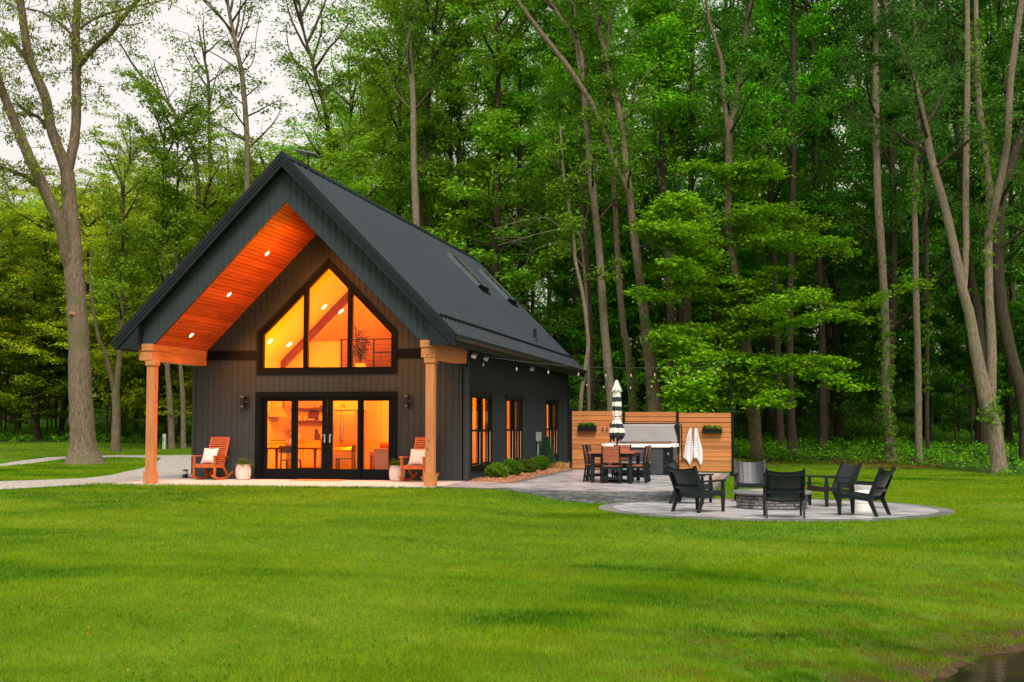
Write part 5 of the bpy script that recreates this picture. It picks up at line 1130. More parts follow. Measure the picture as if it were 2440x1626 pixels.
# ------------------------------------------------------------------ trees
def bark(name, c1, c2, moss=None, sc=1.0):
    m, nt, b = newmat(name); tc = N(nt, 'TexCoord'); mp = N(nt, 'Mapping'); mp.inputs['Scale'].default_value = (9*sc, 9*sc, 1.6*sc); nt.links.new(tc.outputs['Object'], mp.inputs[0])
    f = noise(nt, mp.outputs[0], 1.6, 8, .7, .5); c = ramp(nt, f, [(.32, c2), (.48, tuple((a+b_)/2 for a, b_ in zip(c1, c2))), (.66, c1)])
    if moss:
        f2 = noise(nt, tc.outputs['Object'], 1.1, 5, .6); k = ramp(nt, f2, [(.52, (0, 0, 0)), (.66, (1, 1, 1))]); mm = N(nt, 'Mix'); mm.data_type = 'RGBA'; nt.links.new(k, mm.inputs[0]); nt.links.new(c, mm.inputs[6]); mm.inputs[7].default_value = (*moss, 1); c = mm.outputs[2]
    nt.links.new(c, b.inputs['Base Color']); b.inputs['Roughness'].default_value = .9; b.inputs['Specular IOR Level'].default_value = .15
    bp = N(nt, 'Bump'); bp.inputs['Strength'].default_value = 1; bp.inputs['Distance'].default_value = .05; nt.links.new(f, bp.inputs['Height']); nt.links.new(bp.outputs[0], b.inputs['Normal']); return m
M['bark_grey'] = bark('grey_brown_bark', (.33, .25, .18), (.05, .035, .025), (.14, .15, .07), 1.7)
M['bark_pale'] = bark('pale_lichen_bark', (.38, .31, .23), (.06, .045, .032), (.18, .20, .10), 2.0)
M['bark_dark'] = bark('dark_bark', (.10, .075, .055), (.032, .024, .018), (.06, .07, .03))
M['bark_red'] = bark('reddish_bark', (.22, .11, .075), (.08, .045, .035))

class TB:
    """limbs of one tree: tapering tubes with uneven girth"""
    def __init__(s, rng): s.rng = rng; s.V = []; s.F = []; s.n = 0
    def limb(s, pts, rad, sides=8, rough=.07):
        pts = np.asarray(pts, float); rad = np.asarray(rad, float); m = len(pts)
        d = np.gradient(pts, axis=0); d /= np.linalg.norm(d, axis=1, keepdims=True)+1e-9
        ref = np.array([1., .1, 0]); V = []
        for i in range(m):
            x = ref-d[i]*ref.dot(d[i]); x /= np.linalg.norm(x)+1e-9; y = np.cross(d[i], x); ref = x
            a = 2*np.pi*np.arange(sides)/sides; rr = rad[i]*(1+rough*s.rng.normal(0, 1, sides)) if sides > 5 else np.full(sides, rad[i])
            V.append(pts[i]+np.outer(np.cos(a)*rr, x)+np.outer(np.sin(a)*rr, y))
        V = np.concatenate(V); k = np.arange(sides); F = []
        for i in range(m-1): F.append(np.stack([i*sides+k, i*sides+(k+1) % sides, (i+1)*sides+(k+1) % sides, (i+1)*sides+k], 1))
        s.V.append(V); s.F.append(np.concatenate(F)+s.n); s.n += len(V)
    def build(s, name, mt, parent): return np_mesh(name, np.concatenate(s.V), np.concatenate(s.F), mt, parent, smooth=True)
def curve(a, d, L_, rng, n=6, lift=.3, wob=.08):
    """points of a limb starting at a in direction d, bending upward"""
    pts = [np.array(a, float)]; d = np.array(d, float)/np.linalg.norm(d)
    for i in range(n-1):
        d = d+np.array([0, 0, lift/n])+rng.normal(0, wob, 3); d /= np.linalg.norm(d); pts.append(pts[-1]+d*L_/(n-1))
    return np.array(pts)
def crown_parts(rng, H, z0, Rm, nl, centre=lambda z: np.zeros(2), shape=.9, per=26, spread=.5, leaf=.16, sub=4, lift=.35, el=(.25, .9), flat=.5, lobes=1, dens=1.0, droop=.3, trunk_r=lambda z: .1):
    """branches and leaves filling a crown between z0 and H"""
    tb = TB(rng); C_ = []
    for i in range(nl):
        t = (i+.5*rng.random())/nl; z = z0+(H-z0)*(t**.85)*.97; R_ = Rm*(math.sin(math.pi*min(1, .18+.80*(1-abs(t-.42)*1.15)))**shape)*rng.uniform(.65, 1.15)
        az = i*2.4+rng.normal(0, .3); e = rng.uniform(*el)+.4*t; c = centre(z); a = (c[0], c[1], z)
        p = curve(a, (math.cos(az)*math.cos(e), math.sin(az)*math.cos(e), math.sin(e)), R_*1.1, rng, 7, lift); r0 = min(.09, .02+.018*R_)
        tb.limb(p, np.linspace(r0, .012, 7), 5); C_ += [p[k] for k in (3, 4, 5, 6)]
        for k in range(sub):
            q = p[2+k*4//max(1, sub-1)] if sub > 1 else p[4]; az2 = az+rng.choice([-1, 1])*rng.uniform(.4, 1.2); e2 = rng.uniform(-.1, .6)
            s_ = curve(q, (math.cos(az2)*math.cos(e2), math.sin(az2)*math.cos(e2), math.sin(e2)), R_*rng.uniform(.3, .6), rng, 5, .1); tb.limb(s_, np.linspace(.016, .006, 5), 3); C_ += [s_[j] for j in (1, 2, 3, 4)]
            for _ in range(2):
                C_.append(s_[rng.integers(2, 5)]+rng.normal(0, .35, 3)*np.array([1, 1, .5]))
    C_ = np.array(C_)
    if dens < 1: C_ = C_[rng.random(len(C_)) < dens]
    n = len(C_)*per; P = np.repeat(C_, per, 0); g_ = rng.normal(0, 1, (n, 3)); g_ /= np.linalg.norm(g_, axis=1, keepdims=True); g_ *= (rng.random(n)**.5)[:, None]*spread*np.repeat(rng.uniform(.6, 1.4, len(C_)), per)[:, None]; g_[:, 2] *= flat
    V, F, r_ = leaf_geo(P+g_, rng, leaf, droop=droop, lobes=lobes)
    cl = np.repeat(rng.random(len(C_)), per); cl = np.repeat(cl, 3) if lobes > 1 else cl
    return tb, V, F, .55*r_+.45*cl
def add_crown(parent, tb, V, F, r_, color, barkm='bark_dark', bname='branches'):
    b_ = tb.build(bname, M[barkm], parent); o = np_mesh('crown', V, F, M['leaf'], parent, {'rnd': r_}); o.color = (*color, 1); return b_, o
# --- generic forest trees: six kinds, copied
KINDS_ = []
def generic(seed, H=24, z0=6.5, Rm=3.6, nl=30, **kw):
    rng = np.random.default_rng(seed); t = thing('forest_tree', 'x', 'tree'); wob = rng.normal(0, .25, 2); ph = rng.uniform(0, 6.28)
    c = lambda z: np.array([wob[0]*math.sin(z/7+ph), wob[1]*math.cos(z/6+ph)])*min(1, z/6)
    zs = np.linspace(-.6, H*.97, 16); tb = TB(rng); tb.limb([(*c(z), z) for z in zs], [(.17*(1-z/H*.9)+.012+(.10 if z < .1 else 0)) for z in zs], 8); trunk = tb.build('trunk', M['bark_dark'], t)
    tb, V, F, r_ = crown_parts(rng, H, z0, Rm, nl, c, **kw); add_crown(t, tb, V, F, r_, (.05, .15, .02)); KINDS_.append(t); return t
for sd_, kw in enumerate((dict(leaf=.135, per=32), dict(Rm=3.9, z0=5, nl=32, leaf=.19, per=20), dict(Rm=3.2, z0=8, nl=28, leaf=.15), dict(Rm=4.2, z0=4.5, nl=34, flat=.3, leaf=.14, per=28), dict(H=22, Rm=3.4, z0=3.5, nl=32, leaf=.12, per=36), dict(H=26, Rm=3.7, z0=9, nl=28, leaf=.17))): generic(100+sd_, **kw)
# low understory saplings with leaves near the ground
SAP = []
for sd_ in range(3):
    rng = np.random.default_rng(300+sd_); t = thing('understory_sapling', 'x', 'sapling'); tb = TB(rng); tb.limb([(0, 0, -.4), (.05, .02, 2), (.1, .1, 4.5), (0, .1, 7)], [.05, .04, .03, .01], 6); tb.build('trunk', M['bark_dark'], t)
    tb, V, F, r_ = crown_parts(rng, 7.5, 1.0, 2.3, 18, per=22, spread=.42, leaf=.15, sub=4, lift=.1, el=(0, .4), flat=.3); add_crown(t, tb, V, F, r_, (.03, .10, .02)); SAP.append(t)
USED = set()
def place(kind, x, y, h_scale, r_scale, rz, color, label, group, kinds=KINDS_, name=None):
    src = kinds[kind]; t = src if (id(src) not in USED) else copy_tree(src); USED.add(id(src))
    if name: t.name = name
    t.location = (x, y, gz(x, y)); t.rotation_euler = (0, 0, rz); t.scale = (r_scale, r_scale, h_scale); t['label'] = label; t['group'] = group
    for ch in t.children:
        if ch.name.startswith('crown'): ch.color = (*color, 1)
    return t
def polar(px, D):
    p = at_depth(px, 1015, D); return p[0], p[1]
rng = np.random.default_rng(77)
def sky_top(px):   # skyline of the woods: height of the tree tops in pixels from the top of the photo, by column
    return np.interp(px, [-200, 0, 150, 230, 300, 380, 470, 560, 640, 730, 800, 880, 950, 1100], [430, 430, 400, 340, 320, 375, 370, 360, 350, 330, 60, 60, -150, -400])
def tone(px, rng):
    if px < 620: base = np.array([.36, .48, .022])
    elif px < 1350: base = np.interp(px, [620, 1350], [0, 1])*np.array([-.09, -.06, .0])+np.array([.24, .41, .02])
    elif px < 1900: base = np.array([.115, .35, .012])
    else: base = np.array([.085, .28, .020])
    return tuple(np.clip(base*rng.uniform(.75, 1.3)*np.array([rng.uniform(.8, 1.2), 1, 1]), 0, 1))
nT = 0
for (D0, n_, jit) in ((57, 13, 3), (66, 17, 4), (76, 20, 4), (88, 22, 5), (102, 24, 5)):
    for i in range(n_):
        px = -160+(2440+320)*(i+.5)/n_+rng.uniform(-60, 60); D = D0+rng.uniform(-jit, jit)
        if px < 600 and D0 == 57: D += 12
        if px > 470 and px < 1000 and D0 == 57: D += 4
        x, y = polar(px, D); g_ = gz(x, y); ztop = CAM[2]+(1015-sky_top(px))/FPX*D
        top = min(ztop, 31)-g_ if px < 1000 else rng.uniform(26, 31)
        top *= rng.uniform(.84, 1.02)*(.92 if px < 1000 else 1); H0 = 24
        k = int(rng.integers(0, 6)); lab = ('slender leafy tree in the light green woods left of the cabin' if px < 620 else 'leafy tree in the dense woods rising behind the cabin roof' if px < 1350 else 'dark-trunked leafy tree in the deep woods behind the patio and fire pit' if px < 1950 else 'dark leafy tree in the shaded woods at the right edge')
        grp = lab.replace('slender leafy tree', 'slender trees').replace('dark-trunked leafy tree', 'dark-trunked trees').replace('dark leafy tree', 'dark leafy trees').replace('leafy tree', 'leafy trees')
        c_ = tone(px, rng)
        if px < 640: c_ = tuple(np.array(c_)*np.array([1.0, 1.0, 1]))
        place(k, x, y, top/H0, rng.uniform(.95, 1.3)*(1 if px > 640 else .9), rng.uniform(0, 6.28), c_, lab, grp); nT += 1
for i in range(110):
    px = -120+(2440+240)*((i*7 % 110)+.5)/110+rng.uniform(-25, 25); D = rng.uniform(57, 92) if px > 1200 else rng.uniform(66, 92)
    if 480 < px < 1150: D = rng.uniform(60, 80)
    x, y = polar(px, D); lab = 'low leafy sapling under the light green woods left of the cabin' if px < 620 else 'low leafy sapling under the woods just behind the cabin' if px < 1350 else 'low leafy sapling in the dark understory behind the patio' if px < 1950 else 'low leafy sapling in the dark understory at the right edge'
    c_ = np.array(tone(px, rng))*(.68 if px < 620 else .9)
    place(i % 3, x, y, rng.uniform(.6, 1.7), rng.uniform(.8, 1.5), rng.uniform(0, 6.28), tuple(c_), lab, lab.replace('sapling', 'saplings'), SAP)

# --- trees one can pick out: trunks follow the photo
def pick_tree(name, label, D, stems, bark_='bark_grey', crown=None, depth=None, seed=0, cat='tree', flare=1.25, vines=None, twigs=None):
    """stems: lists of (px, py, width_px); first point of the first stem is at the ground"""
    rng = np.random.default_rng(seed+900); base = at_depth(stems[0][0][0], 1015, D); g_ = gz(base[0], base[1]); t = thing(name, label, cat, (base[0], base[1], g_)); o_ = np.array([base[0], base[1], g_])
    tb = TB(rng); paths = []
    for si, st in enumerate(stems):
        pts = []; rad = []; dd = 0; off = (depth or {}).get(si, 0)
        for k, (px, py, w_) in enumerate(st):
            Dk = D+off*k/max(1, len(st)-1); p = at_depth(px, py, Dk)
            if si == 0 and k == 0: p[2] = g_-.15
            pts.append(p-o_); rad.append(w_/2*Dk/FPX)
        pts = np.array(pts); rad = np.array(rad); s_ = np.linspace(0, len(pts)-1, max(6, (len(pts)-1)*5+1)); P = np.zeros((len(s_), 3)); i0 = np.minimum(s_.astype(int), len(pts)-2); f_ = s_-i0
        ext = np.vstack([2*pts[0]-pts[1], pts, 2*pts[-1]-pts[-2]])
        a, b_, c_, d_ = ext[i0], ext[i0+1], ext[i0+2], ext[i0+3]; f3 = f_[:, None]
        P = .5*((2*b_)+(-a+c_)*f3+(2*a-5*b_+4*c_-d_)*f3**2+(-a+3*b_-3*c_+d_)*f3**3); rr = np.interp(s_, np.arange(len(pts)), rad)
        if si == 0: hgt = P[:, 2]-P[0, 2]; rr = rr*(1+(flare-1)*np.exp(-hgt/.35))
        tb.limb(P, np.maximum(rr, .008), 12 if rr.max() > .08 else 6, .035); paths.append((P, rr))
    tr = tb.build('trunk', M[bark_], t)
    if crown:
        cr = dict(crown); color = cr.pop('color'); H_ = cr.pop('H'); src = cr.pop('stem', 0); P, rr = paths[src]
        cf = lambda z: np.array([np.interp(z, P[:, 2], P[:, 0]) if z < P[-1, 2] else P[-1, 0]+(P[-1, 0]-P[-4, 0])/(P[-1, 2]-P[-4, 2]+1e-6)*(z-P[-1, 2])*.3, np.interp(z, P[:, 2], P[:, 1])])
        if H_ > P[-1, 2]:
            ex = [(*cf(z), z) for z in np.linspace(P[-1, 2], H_, 6)]; tb2 = TB(rng); tb2.limb(ex, np.linspace(rr[-1], .015, 6), 8); 
        args = dict(per=22, spread=.5, leaf=.15, sub=4); args.update(cr); tb, V, F, r_ = crown_parts(rng, H_, centre=cf, **args)
        if H_ > P[-1, 2]: tb.limb(ex, np.linspace(rr[-1], .015, 6), 8)
        add_crown(t, tb, V, F, r_, color, 'bark_dark')
    if vines:
        C_ = []
        for (si, f0, f1, n_, k_) in vines:
            P, rr = paths[si]
            for q in range(n_):
                u = rng.uniform(f0, f1)*(len(P)-1); i_ = int(u); i_ = min(i_, len(P)-2); p = P[i_]+(P[i_+1]-P[i_])*(u-i_); a = rng.uniform(0, 6.28); C_.append(p+np.array([math.cos(a), math.sin(a), 0])*(rr[i_]+.04*k_))
        o = leaves_obj('vine', C_, rng, 14, .15, .095, t, tilt=1.2, droop=.6); o.color = (.13, .32, .02, 1)
    return t, paths, o_, rng
GL = (.13, .22, .02)
# the big forked tree on the left lawn
t, paths, o_, rng = pick_tree('lawn_tree', 'massive forked grey-barked tree standing alone on the left lawn beside the gravel', 46.8,
    [[(201, 1101, 66), (198, 1060, 60), (195, 985, 57), (189, 860, 52), (184, 740, 48), (176, 640, 45), (172, 560, 40), (166, 480, 36), (161, 411, 32)],
     [(163, 425, 28), (143, 364, 26), (121, 304, 24), (107, 229, 23), (71, 143, 20), (54, 43, 19), (40, -60, 17), (30, -160, 12)],
     [(160, 415, 24), (168, 379, 24), (179, 321, 23), (182, 250, 22), (182, 171, 21), (180, 100, 20), (184, 21, 18), (187, -70, 14), (185, -160, 9)],
     [(172, 650, 30), (157, 600, 30), (143, 536, 28), (107, 454, 27), (68, 371, 24), (36, 293, 22), (7, 221, 20), (-14, 150, 18), (-30, 60, 14), (-34, -60, 10)],
     [(188, 160, 13), (214, 125, 14), (264, 79, 13), (307, 25, 11), (345, -15, 9), (390, -60, 6)],
     [(188, 70, 8), (228, 43, 7), (271, 29, 6), (329, 14, 5), (375, 4, 4), (420, -6, 2)],
     [(196, 143, 7), (188, 110, 7), (179, 86, 6), (164, 46, 5), (152, 7, 4)],
     [(82, 440, 13), (60, 420, 11), (43, 414, 10), (0, 396, 8), (-40, 380, 5)],
     [(110, 305, 10), (92, 280, 9), (71, 271, 8), (50, 255, 6), (29, 246, 4)],
     [(62, 140, 11), (40, 112, 10), (21, 93, 9), (0, 71, 8), (-40, 30, 5)],
     [(178, 92, 8), (150, 62, 7), (120, 40, 6), (90, 26, 4), (60, 20, 3)],
     [(287, 60, 5), (310, 60, 4), (335, 55, 3), (342, 52, 2)]], 'bark_grey', seed=1, flare=1.9, depth={1: -1.0, 2: .6, 3: -2.2, 4: -2.5, 5: 1, 7: -1.5, 9: 1.5, 10: 2})
C_ = []; tw = TB(rng)
for si in (1, 2, 3, 4, 5, 7, 8, 9, 10):
    P, rr = paths[si]
    for q in range(40 if si < 5 else 16):
        u = rng.uniform(.15 if si > 3 else .35, 1)*(len(P)-1); i_ = min(int(u), len(P)-2); p = P[i_]; a = rng.uniform(0, 6.28); e = rng.uniform(-.35, .5); L_ = rng.uniform(.6, 2.2)
        s_ = curve(p, (math.cos(a)*math.cos(e), math.sin(a)*math.cos(e), math.sin(e)), L_, rng, 6, -.25, .14); tw.limb(s_, np.linspace(.016, .004, 6), 3); 
        for j in (2, 3, 4, 5):
            if rng.random() < .55: C_.append(s_[j]+rng.normal(0, .12, 3))
tw.build('twigs', M['bark_dark'], t); o = leaves_obj('crown', C_, rng, 26, .28, .13, t, droop=.7, aspect=.4, flat=.9); o.color = (.20, .27, .02, 1)
for (px, py) in ((149, 601), (171, 750)):     # sawn branch stubs
    p = at_depth(px+8, py, 46.5)-o_; tb = MB(); tb.tube([tuple(p), tuple(p+np.array([-.12, -.16, .05]))], [.085, .065], 12); tb.build('branch_stub', mat('sawn_wood', (.34, .17, .09), .8, .2, 12) if 'sawn' not in M else M['sawn'], t, smooth=True)
# bare leaning tree against the sky
pick_tree('dead_tree', 'bare dark leaning tree with dead twigs against the pale sky left of the cabin', 66, [[(480, 1015, 14), (476, 700, 13), (468, 400, 11), (429, 304, 9), (404, 250, 8), (350, 196, 6), (314, 150, 5), (290, 110, 3.5), (268, 82, 2.5)], [(404, 250, 4), (385, 200, 3.5), (372, 170, 3), (366, 142, 2)], [(350, 197, 3), (325, 187, 2.5), (282, 171, 1.5)], [(306, 140, 2.5), (311, 110, 2), (314, 82, 1.5)], [(398, 238, 2.5), (412, 220, 2), (420, 208, 1.5)], [(375, 172, 2), (352, 160, 1.5), (337, 153, 1.2)], [(460, 385, 4), (440, 350, 3), (418, 325, 2)], [(404, 250, 2.2), (400, 215, 1.5), (397, 198, 1)]], 'bark_dark', seed=2)
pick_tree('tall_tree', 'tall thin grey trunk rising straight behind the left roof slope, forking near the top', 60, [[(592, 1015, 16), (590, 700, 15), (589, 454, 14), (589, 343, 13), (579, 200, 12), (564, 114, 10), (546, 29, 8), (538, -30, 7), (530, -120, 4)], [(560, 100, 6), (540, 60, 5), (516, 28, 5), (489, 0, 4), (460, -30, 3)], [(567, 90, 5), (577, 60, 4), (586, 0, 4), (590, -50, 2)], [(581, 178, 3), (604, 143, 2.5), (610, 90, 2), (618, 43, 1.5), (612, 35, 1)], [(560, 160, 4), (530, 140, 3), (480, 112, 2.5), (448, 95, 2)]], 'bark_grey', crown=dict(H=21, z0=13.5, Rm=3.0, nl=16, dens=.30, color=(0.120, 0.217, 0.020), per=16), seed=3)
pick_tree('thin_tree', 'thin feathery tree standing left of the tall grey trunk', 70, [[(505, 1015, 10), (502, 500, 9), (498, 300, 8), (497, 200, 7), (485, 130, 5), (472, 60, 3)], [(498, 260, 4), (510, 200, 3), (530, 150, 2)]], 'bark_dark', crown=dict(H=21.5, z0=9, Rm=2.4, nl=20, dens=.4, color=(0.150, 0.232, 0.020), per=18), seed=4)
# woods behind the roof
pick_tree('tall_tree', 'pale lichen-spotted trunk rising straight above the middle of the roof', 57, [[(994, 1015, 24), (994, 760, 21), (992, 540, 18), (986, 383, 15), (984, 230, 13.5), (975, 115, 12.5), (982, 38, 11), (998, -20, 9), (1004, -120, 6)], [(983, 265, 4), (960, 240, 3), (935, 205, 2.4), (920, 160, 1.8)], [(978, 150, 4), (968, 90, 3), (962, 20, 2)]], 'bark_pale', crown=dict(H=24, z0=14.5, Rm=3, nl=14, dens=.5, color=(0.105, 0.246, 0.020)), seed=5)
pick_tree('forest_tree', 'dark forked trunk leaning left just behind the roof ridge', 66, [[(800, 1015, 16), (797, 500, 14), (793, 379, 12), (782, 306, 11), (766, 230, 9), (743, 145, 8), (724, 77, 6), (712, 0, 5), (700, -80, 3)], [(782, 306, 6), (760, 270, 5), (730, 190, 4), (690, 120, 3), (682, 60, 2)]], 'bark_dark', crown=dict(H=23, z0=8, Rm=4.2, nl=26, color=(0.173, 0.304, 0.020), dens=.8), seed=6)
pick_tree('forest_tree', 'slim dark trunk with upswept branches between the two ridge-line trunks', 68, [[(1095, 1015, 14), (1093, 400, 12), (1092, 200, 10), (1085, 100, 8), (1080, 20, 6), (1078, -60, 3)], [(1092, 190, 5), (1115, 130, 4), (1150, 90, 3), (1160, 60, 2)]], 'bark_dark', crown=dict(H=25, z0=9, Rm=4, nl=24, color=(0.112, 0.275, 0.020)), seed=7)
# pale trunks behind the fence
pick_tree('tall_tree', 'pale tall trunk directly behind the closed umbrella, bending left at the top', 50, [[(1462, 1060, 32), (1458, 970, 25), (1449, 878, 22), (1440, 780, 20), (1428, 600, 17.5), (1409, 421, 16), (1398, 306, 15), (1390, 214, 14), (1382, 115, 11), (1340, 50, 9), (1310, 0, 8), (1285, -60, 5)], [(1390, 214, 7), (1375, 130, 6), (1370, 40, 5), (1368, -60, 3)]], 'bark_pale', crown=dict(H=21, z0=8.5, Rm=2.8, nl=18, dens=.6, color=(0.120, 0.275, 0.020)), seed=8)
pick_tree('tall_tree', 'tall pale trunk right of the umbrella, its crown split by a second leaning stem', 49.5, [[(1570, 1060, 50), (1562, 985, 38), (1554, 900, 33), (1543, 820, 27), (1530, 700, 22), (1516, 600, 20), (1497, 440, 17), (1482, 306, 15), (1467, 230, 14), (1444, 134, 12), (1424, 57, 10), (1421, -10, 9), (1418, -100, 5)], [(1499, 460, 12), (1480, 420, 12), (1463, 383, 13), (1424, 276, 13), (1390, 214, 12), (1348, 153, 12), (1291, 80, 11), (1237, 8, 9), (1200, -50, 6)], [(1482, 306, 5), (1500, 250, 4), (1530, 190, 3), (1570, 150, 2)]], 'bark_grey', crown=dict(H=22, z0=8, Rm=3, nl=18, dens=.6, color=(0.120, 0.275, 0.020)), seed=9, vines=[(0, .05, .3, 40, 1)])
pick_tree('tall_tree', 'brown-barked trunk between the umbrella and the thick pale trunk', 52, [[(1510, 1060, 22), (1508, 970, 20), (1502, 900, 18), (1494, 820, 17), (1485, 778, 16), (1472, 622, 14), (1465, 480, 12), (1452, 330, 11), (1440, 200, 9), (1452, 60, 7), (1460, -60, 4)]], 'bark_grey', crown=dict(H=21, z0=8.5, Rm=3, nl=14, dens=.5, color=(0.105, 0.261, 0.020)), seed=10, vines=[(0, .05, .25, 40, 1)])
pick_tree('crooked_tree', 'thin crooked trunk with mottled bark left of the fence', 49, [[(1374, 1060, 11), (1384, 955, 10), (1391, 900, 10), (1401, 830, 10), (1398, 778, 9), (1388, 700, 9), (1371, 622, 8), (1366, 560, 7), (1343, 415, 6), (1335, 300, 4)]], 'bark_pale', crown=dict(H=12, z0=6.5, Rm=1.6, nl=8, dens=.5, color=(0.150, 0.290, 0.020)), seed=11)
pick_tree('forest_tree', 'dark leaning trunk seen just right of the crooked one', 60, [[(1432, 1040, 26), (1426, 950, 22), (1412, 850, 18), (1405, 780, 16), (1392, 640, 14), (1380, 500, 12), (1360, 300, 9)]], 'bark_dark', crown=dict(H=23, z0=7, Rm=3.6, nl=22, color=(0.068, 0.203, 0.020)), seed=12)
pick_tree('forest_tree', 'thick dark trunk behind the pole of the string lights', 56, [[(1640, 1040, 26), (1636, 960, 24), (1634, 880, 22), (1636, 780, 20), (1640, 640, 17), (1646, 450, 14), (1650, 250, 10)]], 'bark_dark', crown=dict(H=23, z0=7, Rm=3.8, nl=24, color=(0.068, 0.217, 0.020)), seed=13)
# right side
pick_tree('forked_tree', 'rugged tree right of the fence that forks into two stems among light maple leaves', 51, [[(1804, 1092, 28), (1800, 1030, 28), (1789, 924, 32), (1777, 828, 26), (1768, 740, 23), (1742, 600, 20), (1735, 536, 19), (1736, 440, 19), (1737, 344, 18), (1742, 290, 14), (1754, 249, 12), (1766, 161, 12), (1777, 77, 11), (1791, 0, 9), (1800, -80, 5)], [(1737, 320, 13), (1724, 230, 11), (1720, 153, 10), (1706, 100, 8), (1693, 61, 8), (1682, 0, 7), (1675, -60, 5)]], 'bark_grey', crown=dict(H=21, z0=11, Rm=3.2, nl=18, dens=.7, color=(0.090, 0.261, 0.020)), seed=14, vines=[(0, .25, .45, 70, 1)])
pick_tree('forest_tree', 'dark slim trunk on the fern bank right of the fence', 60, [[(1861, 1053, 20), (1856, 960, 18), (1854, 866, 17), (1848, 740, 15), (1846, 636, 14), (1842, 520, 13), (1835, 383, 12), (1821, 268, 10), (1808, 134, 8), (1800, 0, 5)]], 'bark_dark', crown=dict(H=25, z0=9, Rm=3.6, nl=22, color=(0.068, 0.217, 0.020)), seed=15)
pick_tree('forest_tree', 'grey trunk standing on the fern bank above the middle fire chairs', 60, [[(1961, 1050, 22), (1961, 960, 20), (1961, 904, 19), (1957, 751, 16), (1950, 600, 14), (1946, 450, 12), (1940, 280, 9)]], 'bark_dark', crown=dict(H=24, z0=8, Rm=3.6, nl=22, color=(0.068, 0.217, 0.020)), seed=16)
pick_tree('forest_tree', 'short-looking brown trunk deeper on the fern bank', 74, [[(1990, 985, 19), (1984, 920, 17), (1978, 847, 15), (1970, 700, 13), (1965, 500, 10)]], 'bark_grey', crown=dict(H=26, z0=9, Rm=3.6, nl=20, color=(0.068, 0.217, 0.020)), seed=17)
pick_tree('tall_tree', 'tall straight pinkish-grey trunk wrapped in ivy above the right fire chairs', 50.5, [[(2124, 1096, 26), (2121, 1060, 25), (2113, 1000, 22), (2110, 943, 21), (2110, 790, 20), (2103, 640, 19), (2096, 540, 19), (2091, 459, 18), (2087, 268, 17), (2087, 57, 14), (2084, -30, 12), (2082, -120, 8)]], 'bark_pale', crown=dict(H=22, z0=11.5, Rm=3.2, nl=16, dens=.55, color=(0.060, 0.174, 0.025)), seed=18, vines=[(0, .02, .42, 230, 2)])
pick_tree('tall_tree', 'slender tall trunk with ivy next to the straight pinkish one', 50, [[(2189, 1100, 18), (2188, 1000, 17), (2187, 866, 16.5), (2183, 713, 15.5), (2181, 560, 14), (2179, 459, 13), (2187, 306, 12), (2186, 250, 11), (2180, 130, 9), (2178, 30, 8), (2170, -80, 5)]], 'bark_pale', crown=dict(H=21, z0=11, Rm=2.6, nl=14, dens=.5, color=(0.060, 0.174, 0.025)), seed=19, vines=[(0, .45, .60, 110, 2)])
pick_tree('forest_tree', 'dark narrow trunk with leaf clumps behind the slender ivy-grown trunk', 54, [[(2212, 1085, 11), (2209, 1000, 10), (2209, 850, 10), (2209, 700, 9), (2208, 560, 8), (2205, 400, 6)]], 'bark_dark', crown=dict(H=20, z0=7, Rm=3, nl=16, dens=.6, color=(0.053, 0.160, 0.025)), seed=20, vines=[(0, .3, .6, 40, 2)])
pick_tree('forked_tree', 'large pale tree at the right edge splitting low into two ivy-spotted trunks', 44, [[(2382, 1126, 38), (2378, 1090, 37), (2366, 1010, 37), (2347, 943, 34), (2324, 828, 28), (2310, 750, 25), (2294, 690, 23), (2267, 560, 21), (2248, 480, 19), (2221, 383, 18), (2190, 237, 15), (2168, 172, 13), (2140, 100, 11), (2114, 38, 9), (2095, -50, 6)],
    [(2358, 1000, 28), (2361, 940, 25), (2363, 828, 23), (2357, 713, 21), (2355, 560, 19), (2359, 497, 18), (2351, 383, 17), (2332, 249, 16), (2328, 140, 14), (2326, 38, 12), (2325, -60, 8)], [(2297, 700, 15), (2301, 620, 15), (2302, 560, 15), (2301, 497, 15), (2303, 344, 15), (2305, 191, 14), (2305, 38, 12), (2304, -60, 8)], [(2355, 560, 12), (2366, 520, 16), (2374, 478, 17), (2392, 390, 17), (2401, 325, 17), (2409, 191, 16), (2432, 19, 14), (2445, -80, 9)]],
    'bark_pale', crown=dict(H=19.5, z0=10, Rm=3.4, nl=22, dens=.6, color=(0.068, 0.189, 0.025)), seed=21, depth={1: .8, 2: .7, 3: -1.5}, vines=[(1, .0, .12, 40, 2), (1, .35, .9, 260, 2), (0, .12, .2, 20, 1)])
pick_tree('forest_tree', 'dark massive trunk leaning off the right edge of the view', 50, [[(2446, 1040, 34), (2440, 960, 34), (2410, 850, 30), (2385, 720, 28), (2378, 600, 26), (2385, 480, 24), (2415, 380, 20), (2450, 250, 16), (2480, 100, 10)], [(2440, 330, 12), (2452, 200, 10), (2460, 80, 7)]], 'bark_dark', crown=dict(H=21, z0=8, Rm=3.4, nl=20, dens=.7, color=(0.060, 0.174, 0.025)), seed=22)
pick_tree('forest_tree', 'dark trunk between the twin pale trunks at the right', 58, [[(2345, 1040, 22), (2340, 900, 22), (2330, 750, 22), (2310, 640, 20), (2300, 520, 18), (2290, 380, 16), (2275, 280, 14), (2268, 210, 12), (2262, 100, 8)]], 'bark_dark', crown=dict(H=24, z0=9, Rm=3.4, nl=20, dens=.8, color=(0.060, 0.174, 0.025)), seed=23)
